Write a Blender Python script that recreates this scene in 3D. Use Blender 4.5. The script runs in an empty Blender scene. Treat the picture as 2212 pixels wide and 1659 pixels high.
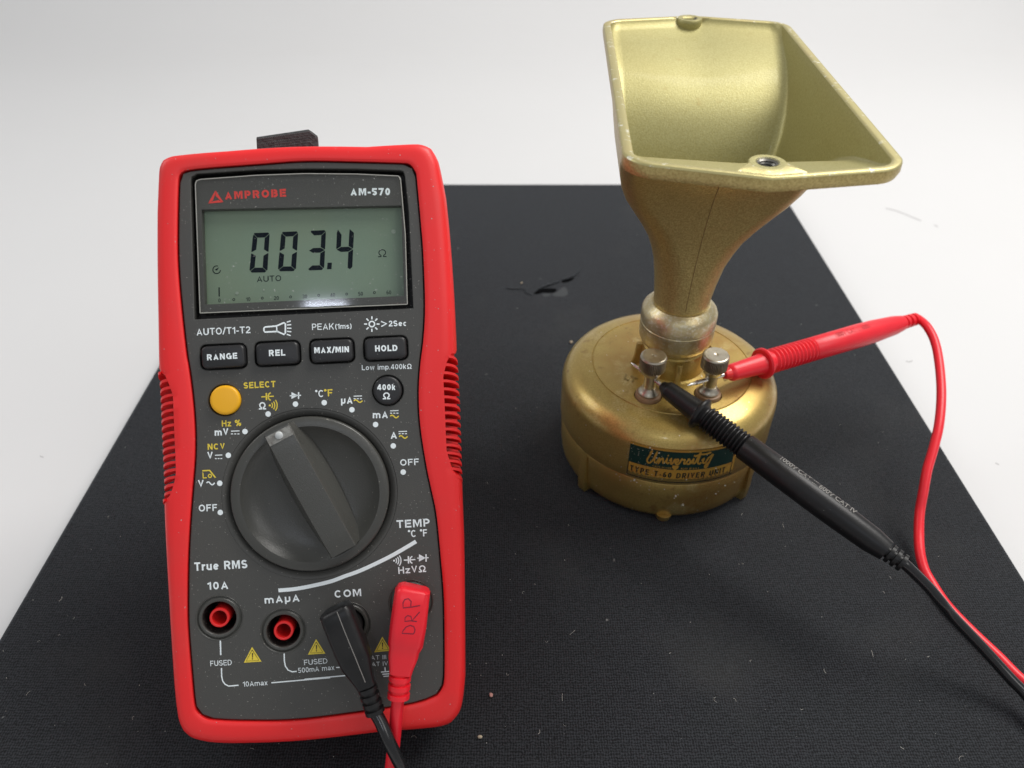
import bpy, math, random
from mathutils import Vector, Matrix
random.seed(7)
R = math.radians
# ------------------------------------------------------------------ camera
F = 1650.0; CX = 1106.0; CY = 829.5          # pinhole in 2212x1659 photo units
PITCH = R(39.3); H = 262.0                   # millimetres above the board
SM = 0.001
sc = bpy.context.scene
cam_d = bpy.data.cameras.new('camera'); cam = bpy.data.objects.new('camera', cam_d)
sc.collection.objects.link(cam); sc.camera = cam
cam_d.sensor_width = 36; cam_d.lens = F/2212*36
cam_d.clip_start = 0.01; cam_d.clip_end = 50
cam.location = (0, 0, H*SM); cam.rotation_euler = (math.pi/2-PITCH, 0, 0)
cam_d.dof.use_dof = True; cam_d.dof.focus_distance = 0.262; cam_d.dof.aperture_fstop = 14.0
sc.view_settings.view_transform = 'Standard'; sc.view_settings.look = 'None'
sc.view_settings.exposure = .33; sc.view_settings.gamma = 1
# ------------------------------------------------------------------ projection helpers (mm)
ct, st = math.cos(PITCH), math.sin(PITCH)
CAMP = Vector((0, 0, H))
def cam2w(x, y, z): return Vector((x, z*ct + y*st, y*ct - z*st))
def ray(px, py): return cam2w((px-CX)/F, -(py-CY)/F, 1.0)
def WZ(px, py, z):                      # photo point at a height above the board
    d = ray(px, py); t = (z-H)/d.z; return CAMP + d*t
# multimeter frame
ex = cam2w(.9911, .0495, .122); ex.normalize()
ey = cam2w(-.0459, 1, -.02); ey = (ey - ex*ey.dot(ex)).normalized()
en = ex.cross(ey).normalized()
P0 = CAMP + ray(650, 829)*243.0
def M(px, py, z=0.0):
    d = ray(px, py); t = ((P0-CAMP).dot(en)+z)/d.dot(en); return CAMP + d*t
def uv(px, py, z=0.0):
    p = M(px, py, z)-P0; return (p.dot(ex), p.dot(ey))
def L(u, v, z): return P0 + ex*u + ey*v + en*z
def q(ox, oy, x, y): return ((ox+x/3.16)/1.8228, (oy+y/3.16)/1.8228)
C = {1:(600,480),2:(1200,480),3:(600,900),4:(1200,900),5:(600,1400),6:(1200,1400),7:(600,1900),8:(1200,1900),9:(600,2400),10:(1200,2400)}
def k(n, x, y): return q(C[n][0], C[n][1], x, y)

# ------------------------------------------------------------------ world and lamps
w = bpy.data.worlds.new('World'); sc.world = w; w.use_nodes = True
bg = w.node_tree.nodes['Background']; bg.inputs[0].default_value = (.95, .97, 1, 1); bg.inputs[1].default_value = .32
def area(name, loc, target, sx, sy, power, col=(1,1,1)):
    d = bpy.data.lights.new(name, 'AREA'); d.shape = 'RECTANGLE'; d.size = sx; d.size_y = sy; d.energy = power; d.color = col
    o = bpy.data.objects.new(name, d); sc.collection.objects.link(o); o.location = loc
    o.rotation_euler = (Vector(target)-Vector(loc)).to_track_quat('-Z', 'Y').to_euler(); return o
area('softbox_overhead', (.62, .62, 1.10), (.05, .3, 0), .7, .55, 11.5, (1, .975, .94))
area('fill_front', (.75, -.35, 1.0), (.0, .3, 0), .5, .4, 1.7, (1, .99, .97))  # unseen fill added to brighten surfaces that face the camera
area('softbox_side', (-.9, .5, .8), (.0, .35, 0), .5, .5, 2.2, (.98, .99, 1))
_d = ray(704, 670).normalized(); _r = _d - en*2*_d.dot(en); _p = M(704, 670, 0)
_lp = (_p + _r*1150)*SM
area('lamp_strip', _lp, _p*SM, .07, .03, .5, (.80, .86, 1))

# ------------------------------------------------------------------ materials
def mat(name, col, rough=.5, metal=0., var=None, bump=None, specks=None, sheen=0., coat=0., spec=.5, emis=None, fine=None):
    m = bpy.data.materials.new(name); m.use_nodes = True; nt = m.node_tree; N = nt.nodes; Lk = nt.links
    b = N['Principled BSDF']
    b.inputs['Base Color'].default_value = (*col, 1); b.inputs['Roughness'].default_value = rough
    b.inputs['Metallic'].default_value = metal; b.inputs['Specular IOR Level'].default_value = spec
    if sheen: b.inputs['Sheen Weight'].default_value = sheen; b.inputs['Sheen Roughness'].default_value = .4
    if coat: b.inputs['Coat Weight'].default_value = coat; b.inputs['Coat Roughness'].default_value = .12
    tc = N.new('ShaderNodeTexCoord'); out = None
    def noise(scale, detail=3, rgh=.6):
        n = N.new('ShaderNodeTexNoise'); n.inputs['Scale'].default_value = scale; n.inputs['Detail'].default_value = detail
        n.inputs['Roughness'].default_value = rgh; Lk.new(tc.outputs['Object'], n.inputs['Vector']); return n.outputs['Fac']
    def ramp(src, a, b_):
        r = N.new('ShaderNodeMapRange'); r.inputs['From Min'].default_value = a; r.inputs['From Max'].default_value = b_
        Lk.new(src, r.inputs['Value']); return r.outputs['Result']
    def mix(fac, a, b_):
        x = N.new('ShaderNodeMix'); x.data_type = 'RGBA'; Lk.new(fac, x.inputs['Factor'])
        for s, v in (('A', a), ('B', b_)):
            i = [i for i in x.inputs if i.name == s and i.type == 'RGBA'][0]
            if isinstance(v, tuple): i.default_value = (*v, 1)
            else: Lk.new(v, i)
        return [o for o in x.outputs if o.type == 'RGBA'][0]
    cur = col
    for v in (var or []):                 # (scale, lo, hi, colour)
        cur = mix(ramp(noise(v[0]), v[1], v[2]), cur, v[3])
    if fine: cur = mix(ramp(noise(fine[0], 2), .35, .65), cur, fine[1])
    if specks:
        cur = mix(ramp(noise(specks[0], 1, .5), specks[1], specks[1]+.03), cur, specks[2])
    if not isinstance(cur, tuple): Lk.new(cur, b.inputs['Base Color'])
    if bump:
        bp = N.new('ShaderNodeBump'); bp.inputs['Strength'].default_value = bump[1]; bp.inputs['Distance'].default_value = bump[2]
        Lk.new(noise(bump[0], 2), bp.inputs['Height']); Lk.new(bp.outputs['Normal'], b.inputs['Normal'])
    return m
MT = {}
MT['red'] = mat('red_rubber', (.84, .018, .020), .44, var=[(25, .5, .75, (.72, .032, .03))], bump=(2500, .06, .0002), specks=(1400, .76, (.5, .3, .3)))
MT['red_lead'] = mat('red_vinyl', (.84, .014, .028), .38, var=[(40, .5, .8, (.74, .012, .028))], bump=(900, .05, .0002))
MT['red_tube'] = mat('red_socket_plastic', (.75, .02, .02), .3)
MT['grey'] = mat('grey_textured_plastic', (.061, .061, .057), .5, var=[(12, .4, .7, (.071, .069, .062))], bump=(3200, .35, .0002), specks=(2000, .738, (.34, .33, .30)))
MT['grey_dial'] = mat('dial_plastic', (.060, .060, .054), .30, bump=(3000, .3, .0002), specks=(1500, .77, (.3, .28, .24)))
MT['dark'] = mat('dark_recess_plastic', (.014, .014, .013), .6, specks=(1700, .66, (.18, .17, .15)))
MT['button'] = mat('black_rubber', (.014, .014, .015), .42, bump=(1800, .2, .0002), specks=(1700, .75, (.2, .2, .2)))
MT['yellow_button'] = mat('yellow_button_plastic', (.86, .43, .008), .38)
MT['white'] = mat('white_print', (.86, .93, .95), .5)
MT['yellow'] = mat('yellow_print', (.80, .62, .06), .5)
MT['redprint'] = mat('red_print', (.72, .05, .04), .5)
MT['blackprint'] = mat('black_print', (.02, .02, .015), .5)
MT['lcd'] = mat('lcd_glass', (.155, .225, .160), .35, var=[(18, .35, .7, (.180, .235, .150))])
MT['lcdseg'] = mat('lcd_segment', (.004, .008, .013), .6, spec=.05)
MT['edge_glint'] = mat('lens_edge_glint', (.42, .42, .38), .25)  # pale colour paints the bright line where the edge catches light
MT['steel'] = mat('stainless_tip', (.62, .60, .57), .22, 1., bump=(600, .05, .0002))
MT['nickel'] = mat('nickel_plate', (.50, .455, .37), .34, 1., var=[(300, .45, .7, (.40, .35, .27))], bump=(900, .25, .0002))
MT['bore'] = mat('tapped_bore', (.20, .19, .17), .35, .8)
MT['emb'] = mat('darker_gold', (.34, .25, .09), .4, .6)  # darker than the housing so the flat letters read as raised
MT['insul'] = mat('brown_insulator', (.24, .14, .07), .5)
MT['bk_lead'] = mat('black_vinyl', (.0065, .0065, .007), .40, var=[(60, .5, .8, (.016, .015, .015))], bump=(700, .12, .0003), specks=(900, .78, (.16, .16, .15)), spec=.38)
MT['bk_cable'] = mat('black_cable_vinyl', (.010, .010, .011), .22)
MT['ink'] = mat('marker_ink', (.12, .005, .03), .6)
MT['scuff'] = mat('worn_print', (.24, .23, .215), .7)
gold = (.54, .40, .125)
MT['gold'] = mat('gold_paint', gold, .38, .74, var=[(17, .45, .60, (.36, .17, .045)), (70, .56, .70, (.62, .49, .22)), (180, .62, .72, (.30, .17, .06))], bump=(1700, .22, .00025), specks=(640, .77, (.8, .76, .66)), fine=(1900, (.42, .30, .085)), coat=.30)
MT['gold_lit'] = mat('gold_paint_lit_copy', (.44, .405, .185), .50, .52, var=[(11, .45, .7, (.43, .36, .14)), (150, .66, .76, (.36, .29, .11))], bump=(1600, .3, .00025), fine=(1500, (.37, .33, .13)), coat=.10)  # copy of the horn paint, greener for light reflected inside the mouth
MT['gold_shaded'] = mat('gold_paint_shaded_copy', (.53, .425, .17), .43, .68, var=[(14, .45, .7, (.42, .31, .12))], bump=(1300, .5, .0003), fine=(1500, (.37, .28, .10)), coat=.12)  # same horn paint, browner copy for the shaded outside
MT['rim'] = mat('worn_rim_paint', (.50, .44, .20), .42, .6, var=[(60, .5, .65, (.52, .44, .20)), (400, .60, .70, (.74, .72, .58))], bump=(500, .2, .0003))
MT['nut'] = mat('worn_brass_nut', (.55, .47, .27), .38, .85, var=[(60, .50, .75, (.42, .32, .18)), (700, .5, .65, (.62, .57, .42))], bump=(900, .35, .0003))
MT['lb_green'] = mat('label_green', (.006, .028, .021), .4, specks=(520, .72, (.55, .52, .42)), bump=(900, .1, .0002))
MT['lb_gold'] = mat('label_gold', (.38, .21, .03), .42, var=[(200, .5, .7, (.36, .17, .03))], specks=(600, .76, (.6, .5, .35)))
MT['lb_black'] = mat('label_black', (.015, .02, .015), .4)
MT['strap'] = mat('webbing', (.022, .022, .023), .8, fine=(800, (.06, .06, .06)), bump=(800, 1., .0010))
MT['yarn'] = mat('grey_yarn', (.05, .05, .052), .55)
MT['lint'] = mat('pale_lint', (.55, .53, .48), .8)
MT['crumb'] = mat('crumb', (.50, .42, .30), .8)
MT['crumbpink'] = mat('pink_crumb', (.60, .33, .28), .8)
MT['foam'] = mat('exposed_board', (.042, .045, .048), .9)
MT['hole'] = mat('painted_hole_shade', (.002, .0022, .0025), .95, spec=.05)  # paints the shade inside the tear
MT['seam'] = mat('seam_groove', (.22, .15, .05), .6, .3)
# backdrop
MT['paper'] = mat('white_backdrop_paper', (.665, .662, .66), .6, var=[(1.3, .4, .75, (.64, .636, .634)), (9, .55, .8, (.652, .648, .644))], bump=(14, .05, .01))
# glass
m = bpy.data.materials.new('clear_lens'); m.use_nodes = True; nt = m.node_tree; nt.nodes.remove(nt.nodes['Principled BSDF'])
tr = nt.nodes.new('ShaderNodeBsdfTransparent'); tr.inputs[0].default_value = (.95, .96, .95, 1)
gl = nt.nodes.new('ShaderNodeBsdfGlossy'); gl.inputs['Roughness'].default_value = .06
fr = nt.nodes.new('ShaderNodeFresnel'); fr.inputs[0].default_value = 1.28
mx = nt.nodes.new('ShaderNodeMixShader'); nt.links.new(fr.outputs[0], mx.inputs[0]); nt.links.new(tr.outputs[0], mx.inputs[1]); nt.links.new(gl.outputs[0], mx.inputs[2])
df = nt.nodes.new('ShaderNodeBsdfDiffuse'); df.inputs[0].default_value = (.7, .7, .68, 1)
nz = nt.nodes.new('ShaderNodeTexNoise'); nz.inputs['Scale'].default_value = 1500; nz.inputs['Detail'].default_value = 1
tc = nt.nodes.new('ShaderNodeTexCoord'); nt.links.new(tc.outputs['Object'], nz.inputs['Vector'])
mr = nt.nodes.new('ShaderNodeMapRange'); mr.inputs['From Min'].default_value = .745; mr.inputs['From Max'].default_value = .78; mr.inputs['To Max'].default_value = .5
nt.links.new(nz.outputs['Fac'], mr.inputs['Value'])
m2 = nt.nodes.new('ShaderNodeMixShader'); nt.links.new(mr.outputs[0], m2.inputs[0]); nt.links.new(mx.outputs[0], m2.inputs[1]); nt.links.new(df.outputs[0], m2.inputs[2])
nt.links.new(m2.outputs[0], nt.nodes['Material Output'].inputs['Surface']); MT['lens'] = m
# cloth
def cloth():
    m = bpy.data.materials.new('black_twill_cloth'); m.use_nodes = True; nt = m.node_tree; N = nt.nodes; K = nt.links
    b = N['Principled BSDF']; b.inputs['Roughness'].default_value = .85; b.inputs['Specular IOR Level'].default_value = .25
    b.inputs['Sheen Weight'].default_value = .11; b.inputs['Sheen Roughness'].default_value = .5; b.inputs['Sheen Tint'].default_value = (.85, .92, 1, 1)
    tc = N.new('ShaderNodeTexCoord')
    def nz(sx, sy, sc_, det=2):
        mp = N.new('ShaderNodeMapping'); mp.inputs['Scale'].default_value = (sx, sy, 1); K.new(tc.outputs['Object'], mp.inputs['Vector'])
        n = N.new('ShaderNodeTexNoise'); n.inputs['Scale'].default_value = sc_; n.inputs['Detail'].default_value = det; K.new(mp.outputs[0], n.inputs['Vector']); return n.outputs['Fac']
    def mth(op, a, b_):
        x = N.new('ShaderNodeMath'); x.operation = op
        for i, v in enumerate((a, b_)):
            if isinstance(v, (int, float)): x.inputs[i].default_value = v
            else: K.new(v, x.inputs[i])
        return x.outputs[0]
    def wave(axis, scale, dist):
        wv = N.new('ShaderNodeTexWave'); wv.bands_direction = axis; wv.inputs['Scale'].default_value = scale
        wv.inputs['Distortion'].default_value = dist; wv.inputs['Detail'].default_value = 1; wv.inputs['Detail Scale'].default_value = 2; K.new(tc.outputs['Object'], wv.inputs['Vector']); return wv.outputs['Fac']
    wx = wave('X', 330, 3.5); wy = wave('Y', 300, 4.5)
    thr = mth('MULTIPLY', mth('ADD', wx, wy), .5)
    h1 = nz(1.6, 1.0, 1300); h2 = nz(.45, 2.2, 800)
    hh = mth('ADD', mth('MULTIPLY', thr, .50), mth('ADD', mth('MULTIPLY', h1, .75), mth('MULTIPLY', h2, .35)))
    rm = N.new('ShaderNodeMapRange'); rm.inputs['From Min'].default_value = .62; rm.inputs['From Max'].default_value = 1.0; K.new(hh, rm.inputs['Value'])
    def mixc(f, a, bb):
        x = N.new('ShaderNodeMix'); x.data_type = 'RGBA'; K.new(f, x.inputs['Factor'])
        ia = [i for i in x.inputs if i.name == 'A' and i.type == 'RGBA'][0]; ib = [i for i in x.inputs if i.name == 'B' and i.type == 'RGBA'][0]
        for i, v in ((ia, a), (ib, bb)):
            if isinstance(v, tuple): i.default_value = (*v, 1)
            else: K.new(v, i)
        return [o for o in x.outputs if o.type == 'RGBA'][0]
    c = mixc(rm.outputs[0], (.0029, .0033, .0040), (.028, .0305, .035))
    big = nz(1, 1, 16, 4); r2 = N.new('ShaderNodeMapRange'); r2.inputs['From Min'].default_value = .58; r2.inputs['From Max'].default_value = .85; r2.inputs['To Max'].default_value = .5; K.new(big, r2.inputs['Value'])
    c = mixc(r2.outputs[0], c, (.040, .040, .038))
    sp = nz(1, 1, 260, 1); r3 = N.new('ShaderNodeMapRange'); r3.inputs['From Min'].default_value = .80; r3.inputs['From Max'].default_value = .84; r3.inputs['To Max'].default_value = .6; K.new(sp, r3.inputs['Value'])
    c = mixc(r3.outputs[0], c, (.25, .25, .24))
    K.new(c, b.inputs['Base Color'])
    bp = N.new('ShaderNodeBump'); bp.inputs['Strength'].default_value = .6; bp.inputs['Distance'].default_value = .0003; K.new(hh, bp.inputs['Height']); K.new(bp.outputs[0], b.inputs['Normal'])
    return m
MT['cloth'] = cloth()

# ------------------------------------------------------------------ mesh helpers
I4 = Matrix.Identity(4)
def thing(name, label, cat, loc, group=None):
    o = bpy.data.objects.new(name, None); sc.collection.objects.link(o); o.location = Vector(loc)*SM
    o.empty_display_size = .01; o['label'] = label; o['category'] = cat
    if group: o['group'] = group
    o['_o'] = list(loc); return o
class MB:
    def __init__(s): s.v = []; s.f = []
    def add(s, vs, fs):
        n = len(s.v); s.v += [Vector(p) for p in vs]; s.f += [tuple(i+n for i in f) for f in fs]
    def loft(s, rings, closed=True, cap0=False, cap1=False):
        n = len(s.v); m = len(rings[0])
        for r in rings: s.v += [Vector(p) for p in r]
        for j in range(len(rings)-1):
            for i in range(m if closed else m-1):
                a = n+j*m+i; b = n+j*m+(i+1) % m; s.f.append((a, b, b+m, a+m))
        if cap0: s.f.append(tuple(range(n+m-1, n-1, -1)))
        if cap1: s.f.append(tuple(range(n+(len(rings)-1)*m, n+len(rings)*m)))
    def lathe(s, p0, ax, prof, n=32, ref=None, cap=True):
        ax = Vector(ax).normalized(); a = Vector(ref) if ref else (Vector((0, 0, 1)) if abs(ax.z) < .9 else Vector((1, 0, 0)))
        a = (a-ax*a.dot(ax)).normalized(); b = ax.cross(a); p0 = Vector(p0)
        rings = [[p0+ax*d+(a*math.cos(t)+b*math.sin(t))*max(r, .001) for t in [2*math.pi*i/n for i in range(n)]] for d, r in prof]
        s.loft(rings, True, cap, cap)
    def box(s, c, hx, hy, hz, X=Vector((1,0,0)), Y=Vector((0,1,0)), Z=Vector((0,0,1))):
        vs = [Vector(c)+X*hx*i+Y*hy*j+Z*hz*kk for i in (-1, 1) for j in (-1, 1) for kk in (-1, 1)]
        s.add(vs, [(0,1,3,2),(4,6,7,5),(0,4,5,1),(2,3,7,6),(0,2,6,4),(1,5,7,3)])
    def tube(s, pts, r, n=14, cap=True):
        pts = [Vector(p) for p in pts]; t0 = (pts[1]-pts[0]).normalized()
        a = t0.orthogonal().normalized(); rings = []
        for i, p in enumerate(pts):
            t = (pts[min(i+1, len(pts)-1)]-pts[max(i-1, 0)]).normalized()
            a = (a-t*a.dot(t)).normalized(); b = t.cross(a); rr = r[i] if isinstance(r, list) else r
            rings.append([p+(a*math.cos(x)+b*math.sin(x))*rr for x in [2*math.pi*j/n for j in range(n)]])
        s.loft(rings, True, cap, cap)
    def build(s, name, m, parent, smooth=30, fix=True):
        me = bpy.data.meshes.new(name); org = Vector(parent_origin(parent)) if parent else Vector((0, 0, 0))
        me.from_pydata([tuple((p-org)*SM) for p in s.v], [], s.f); me.materials.append(MT[m] if isinstance(m, str) else m)
        if fix:
            import bmesh
            b = bmesh.new(); b.from_mesh(me); bmesh.ops.recalc_face_normals(b, faces=b.faces); b.to_mesh(me); b.free()
        if smooth:
            me.shade_smooth(); me.set_sharp_from_angle(angle=R(smooth))
        o = bpy.data.objects.new(name, me); sc.collection.objects.link(o)
        if parent: o.parent = parent
        return o
def parent_origin(p):
    while p.parent: p = p.parent
    return p.get('_o', (0, 0, 0))
def catmull(pts, n=8, closed=False):
    P = [Vector(p) if len(p) == 3 else Vector((p[0], p[1], 0)) for p in pts]; out = []
    m = len(P); rng = range(m if closed else m-1)
    for i in rng:
        if closed: a, b, c, d = P[(i-1) % m], P[i], P[(i+1) % m], P[(i+2) % m]
        else: a, b, c, d = P[max(i-1, 0)], P[i], P[i+1], P[min(i+2, m-1)]
        for j in range(n):
            t = j/n; out.append(.5*((2*b)+(c-a)*t+(2*a-5*b+4*c-d)*t*t+(3*b-a-3*c+d)*t**3))
    if not closed: out.append(P[-1])
    return out
def resample(pts, n):
    d = [0]
    for a, b in zip(pts, pts[1:]): d.append(d[-1]+(b-a).length)
    out = []; j = 0
    for i in range(n):
        s = d[-1]*i/(n-1)
        while j < len(d)-2 and d[j+1] < s: j += 1
        t = (s-d[j])/max(d[j+1]-d[j], 1e-9); out.append(pts[j].lerp(pts[j+1], t))
    return out
def curve_mesh(cu):
    o = bpy.data.objects.new('tmp', cu); sc.collection.objects.link(o)
    dg = bpy.context.evaluated_depsgraph_get(); dg.update()
    me = bpy.data.meshes.new_from_object(o.evaluated_get(dg))
    vs = [v.co.copy() for v in me.vertices]; fs = [tuple(p.vertices) for p in me.polygons]
    bpy.data.objects.remove(o); bpy.data.curves.remove(cu); bpy.data.meshes.remove(me); return vs, fs
def plate(mb, outer, holes, z0, z1, bevel=.35, fn=L):
    """flat plate with holes; outlines in mm of the (u, v) frame, z0 bottom, z1 top"""
    cu = bpy.data.curves.new('c', 'CURVE'); cu.dimensions = '2D'; cu.fill_mode = 'BOTH'
    for pl in [outer]+holes:
        sp = cu.splines.new('POLY'); sp.points.add(len(pl)-1)
        for p, a in zip(sp.points, pl): p.co = (a[0], a[1], 0, 1)
        sp.use_cyclic_u = True
    cu.extrude = (z1-z0)/2-bevel; cu.bevel_depth = bevel; cu.bevel_resolution = 2; cu.offset = -bevel
    vs, fs = curve_mesh(cu); zm = (z0+z1)/2
    mb.add([fn(v.x, v.y, v.z+zm) for v in vs], fs)
def text_mesh(s, off=0., shear=0.):
    cu = bpy.data.curves.new('t', 'FONT'); cu.body = s; cu.size = 1; cu.offset = off; cu.shear = shear; cu.resolution_u = 3
    cu.fill_mode = 'FRONT'; return curve_mesh(cu)
_cap = None
def print_text(s, p0, p1, cap, m, parent, z=.06, off=0., name='printed_text', shear=0., conv=None, bottom=0.):
    """text from baseline point p0 to p1 (photo units), capital height cap"""
    global _cap
    if _cap is None:
        vs, _ = text_mesh('H'); _cap = max(v.y for v in vs)
    vs, fs = text_mesh(s, off, shear); x0 = min(v.x for v in vs); x1 = max(v.x for v in vs)
    p0 = Vector((*p0, 0)); p1 = Vector((*p1, 0)); d = p1-p0; nrm = Vector((d.y, -d.x, 0)).normalized()
    mb = MB(); out = []
    for v in vs:
        p = p0+d*((v.x-x0)/(x1-x0))+nrm*(v.y/_cap*cap); out.append((conv or (lambda a, b: M(a, b, z)))(p.x, p.y))
    mb.add(out, fs); o = mb.build(name, m, parent, smooth=0, fix=False); return o
def ribbon(mb, pts, wd, z=.06, conv=None, closed=False):
    """flat stroke of width wd through photo points"""
    P = [Vector((p[0], p[1], 0)) for p in pts]; n = len(P); Lf = []; Rt = []
    for i in range(n):
        a = P[i-1] if (i or closed) else P[0]; c = P[(i+1) % n] if (i < n-1 or closed) else P[-1]
        t = (c-a).normalized(); nn = Vector((-t.y, t.x, 0)); Lf.append(P[i]+nn*wd/2); Rt.append(P[i]-nn*wd/2)
    cv = conv or (lambda a, b: M(a, b, z))
    vs = [cv(p.x, p.y) for p in Lf]+[cv(p.x, p.y) for p in Rt]
    fs = [(i, (i+1) % n, n+(i+1) % n, n+i) for i in range(n if closed else n-1)]; mb.add(vs, fs)
def poly(mb, pts, z=.06):
    mb.add([M(p[0], p[1], z) for p in pts], [tuple(range(len(pts)))])
def glyph(c, w):
    """sans letter as centre-line strokes; cap height 1; returns advance width and strokes"""
    h = w/2; X = .73; t = 1-h; b = h
    def E(cx, cy, rx, ry, a0, a1, n=16): return [(cx+rx*math.cos(R(a0+(a1-a0)*i/n)), cy+ry*math.sin(R(a0+(a1-a0)*i/n))) for i in range(n+1)]
    def bowl(x0, x1, y0, y1, n=10):        # half round joined by flats, opening to the left
        r = (y1-y0)/2; rx = min(r, (x1-x0)*.75); return [(x0, y1)]+E(x1-rx, y0+r, rx, r, 90, -90, n)+[(x0, y0)]
    if c == 'A': W = .76; return W, [[(h*1.1, 0), (W/2, 1-h*1.45), (W-h*1.1, 0)], [(W*.23, .29), (W*.77, .29)]]
    if c == 'B': W = .68; return W, [[(h, 0), (h, 1)], bowl(w, W-h-.03, .5+.02, t), bowl(w, W-h, b, .5+.02)]
    if c == 'C': W = .74; return W, [E(W/2, .5, W/2-h, .5-h, 42, 318, 20)]
    if c == 'D': W = .72; return W, [[(h, 0), (h, 1)], bowl(w, W-h, b, t, 14)]
    if c == 'E': W = .62; return W, [[(h, 0), (h, 1)], [(w, t), (W, t)], [(w, .52), (W-.04, .52)], [(w, b), (W, b)]]
    if c == 'F': W = .58; return W, [[(h, 0), (h, 1)], [(w, t), (W, t)], [(w, .5), (W-.06, .5)]]
    if c == 'G': W = .76; return W, [E(W/2, .5, W/2-h, .5-h, 42, 350, 22), [(W*.55, .46), (W, .46)], [(W-h, 0), (W-h, .46-h)]]
    if c == 'H': W = .70; return W, [[(h, 0), (h, 1)], [(W-h, 0), (W-h, 1)], [(w, .52), (W-w, .52)]]
    if c == 'I': return w, [[(h, 0), (h, 1)]]
    if c == 'K': W = .70; return W, [[(h, 0), (h, 1)], [(w*.9, .38), (W-h*1.2, 1)], [(W*.42, .62), (W-h*1.1, 0)]]
    if c == 'L': W = .58; return W, [[(h, 0), (h, 1)], [(w, b), (W, b)]]
    if c == 'M': W = .86; return W, [[(h, 0), (h, 1)], [(W-h, 0), (W-h, 1)], [(w*.95, 1-h*.6), (W/2, h*1.6), (W-w*.95, 1-h*.6)]]
    if c == 'N': W = .71; return W, [[(h, 0), (h, 1)], [(W-h, 0), (W-h, 1)], [(w*.8, 1-h), (W-w*.8, h)]]
    if c in 'O': W = .78; return W, [E(W/2, .5, W/2-h, .5-h, 0, 360, 26)]
    if c == '0': W = .58; return W, [E(W/2, .5, W/2-h, .5-h, 0, 360, 24)]
    if c == 'P': W = .64; return W, [[(h, 0), (h, 1)], bowl(w, W-h, .42+h*.2, t)]
    if c == 'R': W = .70; return W, [[(h, 0), (h, 1)], bowl(w, W-h-.02, .45+h*.2, t), [(W*.55, .44), (W-h, 0)]]
    if c == 'S' or c == 's':
        W, k_ = (.66, 1) if c == 'S' else (.52, X); r1 = (k_-w)/4; cx = W/2; rx = W/2-h
        return W, [E(cx, k_-h-r1, rx*.96, r1, 25, 180, 10)+E(cx, k_-h-r1, rx*.96, r1, 190, 265, 5)+E(cx, h+r1, rx, r1, 85, -160, 14)]
    if c == 'T': W = .64; return W, [[(W/2, 0), (W/2, 1-w)], [(0, t), (W, t)]]
    if c == 'U': W = .70; return W, [[(h, 1), (h, .33)]+E(W/2, .33, W/2-h, .33-h, 180, 360, 14)+[(W-h, .33), (W-h, 1)]]
    if c == 'V': W = .72; return W, [[(h*1.1, 1), (W/2, h*1.45), (W-h*1.1, 1)]]
    if c == 'W': W = 1.0; return W, [[(h*1.1, 1), (W*.28, h*1.4), (W/2, .95-h), (W*.72, h*1.4), (W-h*1.1, 1)]]
    if c == 'X': W = .70; return W, [[(h, 1), (W-h, 0)], [(h, 0), (W-h, 1)]]
    if c == 'Y': W = .70; return W, [[(h, 1), (W/2, .45), (W-h, 1)], [(W/2, 0), (W/2, .45)]]
    if c == '1': W = .36; return W, [[(W-h, 0), (W-h, 1)], [(0, .72), (W-w, .86)]]
    if c == '2': W = .58; return W, [E(W/2, 1-h-.24, W/2-h, .24, 170, -35, 12)+[(h*1.3, w)], [(0, b), (W, b)]]
    if c == '3': W = .58; return W, [E(W/2, .74, W/2-h-.02, .26-h, 160, -80, 12), E(W/2, .28, W/2-h, .28-h, 85, -160, 14)]
    if c == '4': W = .60; return W, [[(W*.70, 0), (W*.70, 1)], [(W*.62, .95), (h*.6, .30)], [(0, .26), (W, .26)]]
    if c == '5': W = .58; return W, [[(W-.04, t), (.10, t)], [(.13, 1), (.09, .50)], E(W/2-.01, .31, W/2-h, .31-h, 125, -155, 16)]
    if c == '6': W = .58; return W, [E(W/2, .31, W/2-h, .31-h, 0, 360, 20), E(W/2+.05, .45, W/2-h+.05, .55-h, 65, 180, 12)]
    if c == '7': W = .56; return W, [[(0, t), (W, t)], [(W-h*1.1, 1-w), (W*.35, 0)]]
    if c == 'o': W = .60; return W, [E(W/2, X/2, W/2-h, X/2-h, 0, 360, 20)]
    if c == 'c': W = .55; return W, [E(W/2, X/2, W/2-h, X/2-h, 45, 315, 16)]
    if c == 'e': W = .60; return W, [E(W/2, X/2, W/2-h, X/2-h, 5, 320, 18), [(w, X/2), (W-w*.6, X/2)]]
    if c == 'a': W = .56; return W, [[(W-h, 0), (W-h, X*.62)]+E(W/2, X*.62, W/2-h, X*.38-h, 0, 150, 8), E(W*.40, X*.28, W*.40-h, X*.28-h, 0, 360, 14)]
    if c in 'mn':
        W = .92 if c == 'm' else .58; out = [[(h, 0), (h, X)]]; n = 2 if c == 'm' else 1; st_ = (W-w)/n
        for i in range(n): x0 = h+st_*i; out.append(E(x0+st_/2, X-h-.17, st_/2, .17, 165, 0, 10)+[(x0+st_, 0)])
        return W, out
    if c == 'r': W = .38; return W, [[(h, 0), (h, X)], E(W, X-h-.22, W-h, .22, 160, 88, 6)]
    if c == 'u' : W = .58; return W, [[(h, X), (h, .27)]+E(W/2, .27, W/2-h, .27-h, 180, 360, 10), [(W-h, 0), (W-h, X)]]
    if c == 'µ': W = .58; return W, [[(h, X), (h, -.25)], E(W/2, .27, W/2-h, .27-h, 180, 360, 10)+[(W-h, X)]]
    if c == 'p': W = .62; return W, [[(h, -.25), (h, X)], E(W/2+.02, X/2, W/2-h, X/2-h, 0, 360, 18)]
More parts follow.
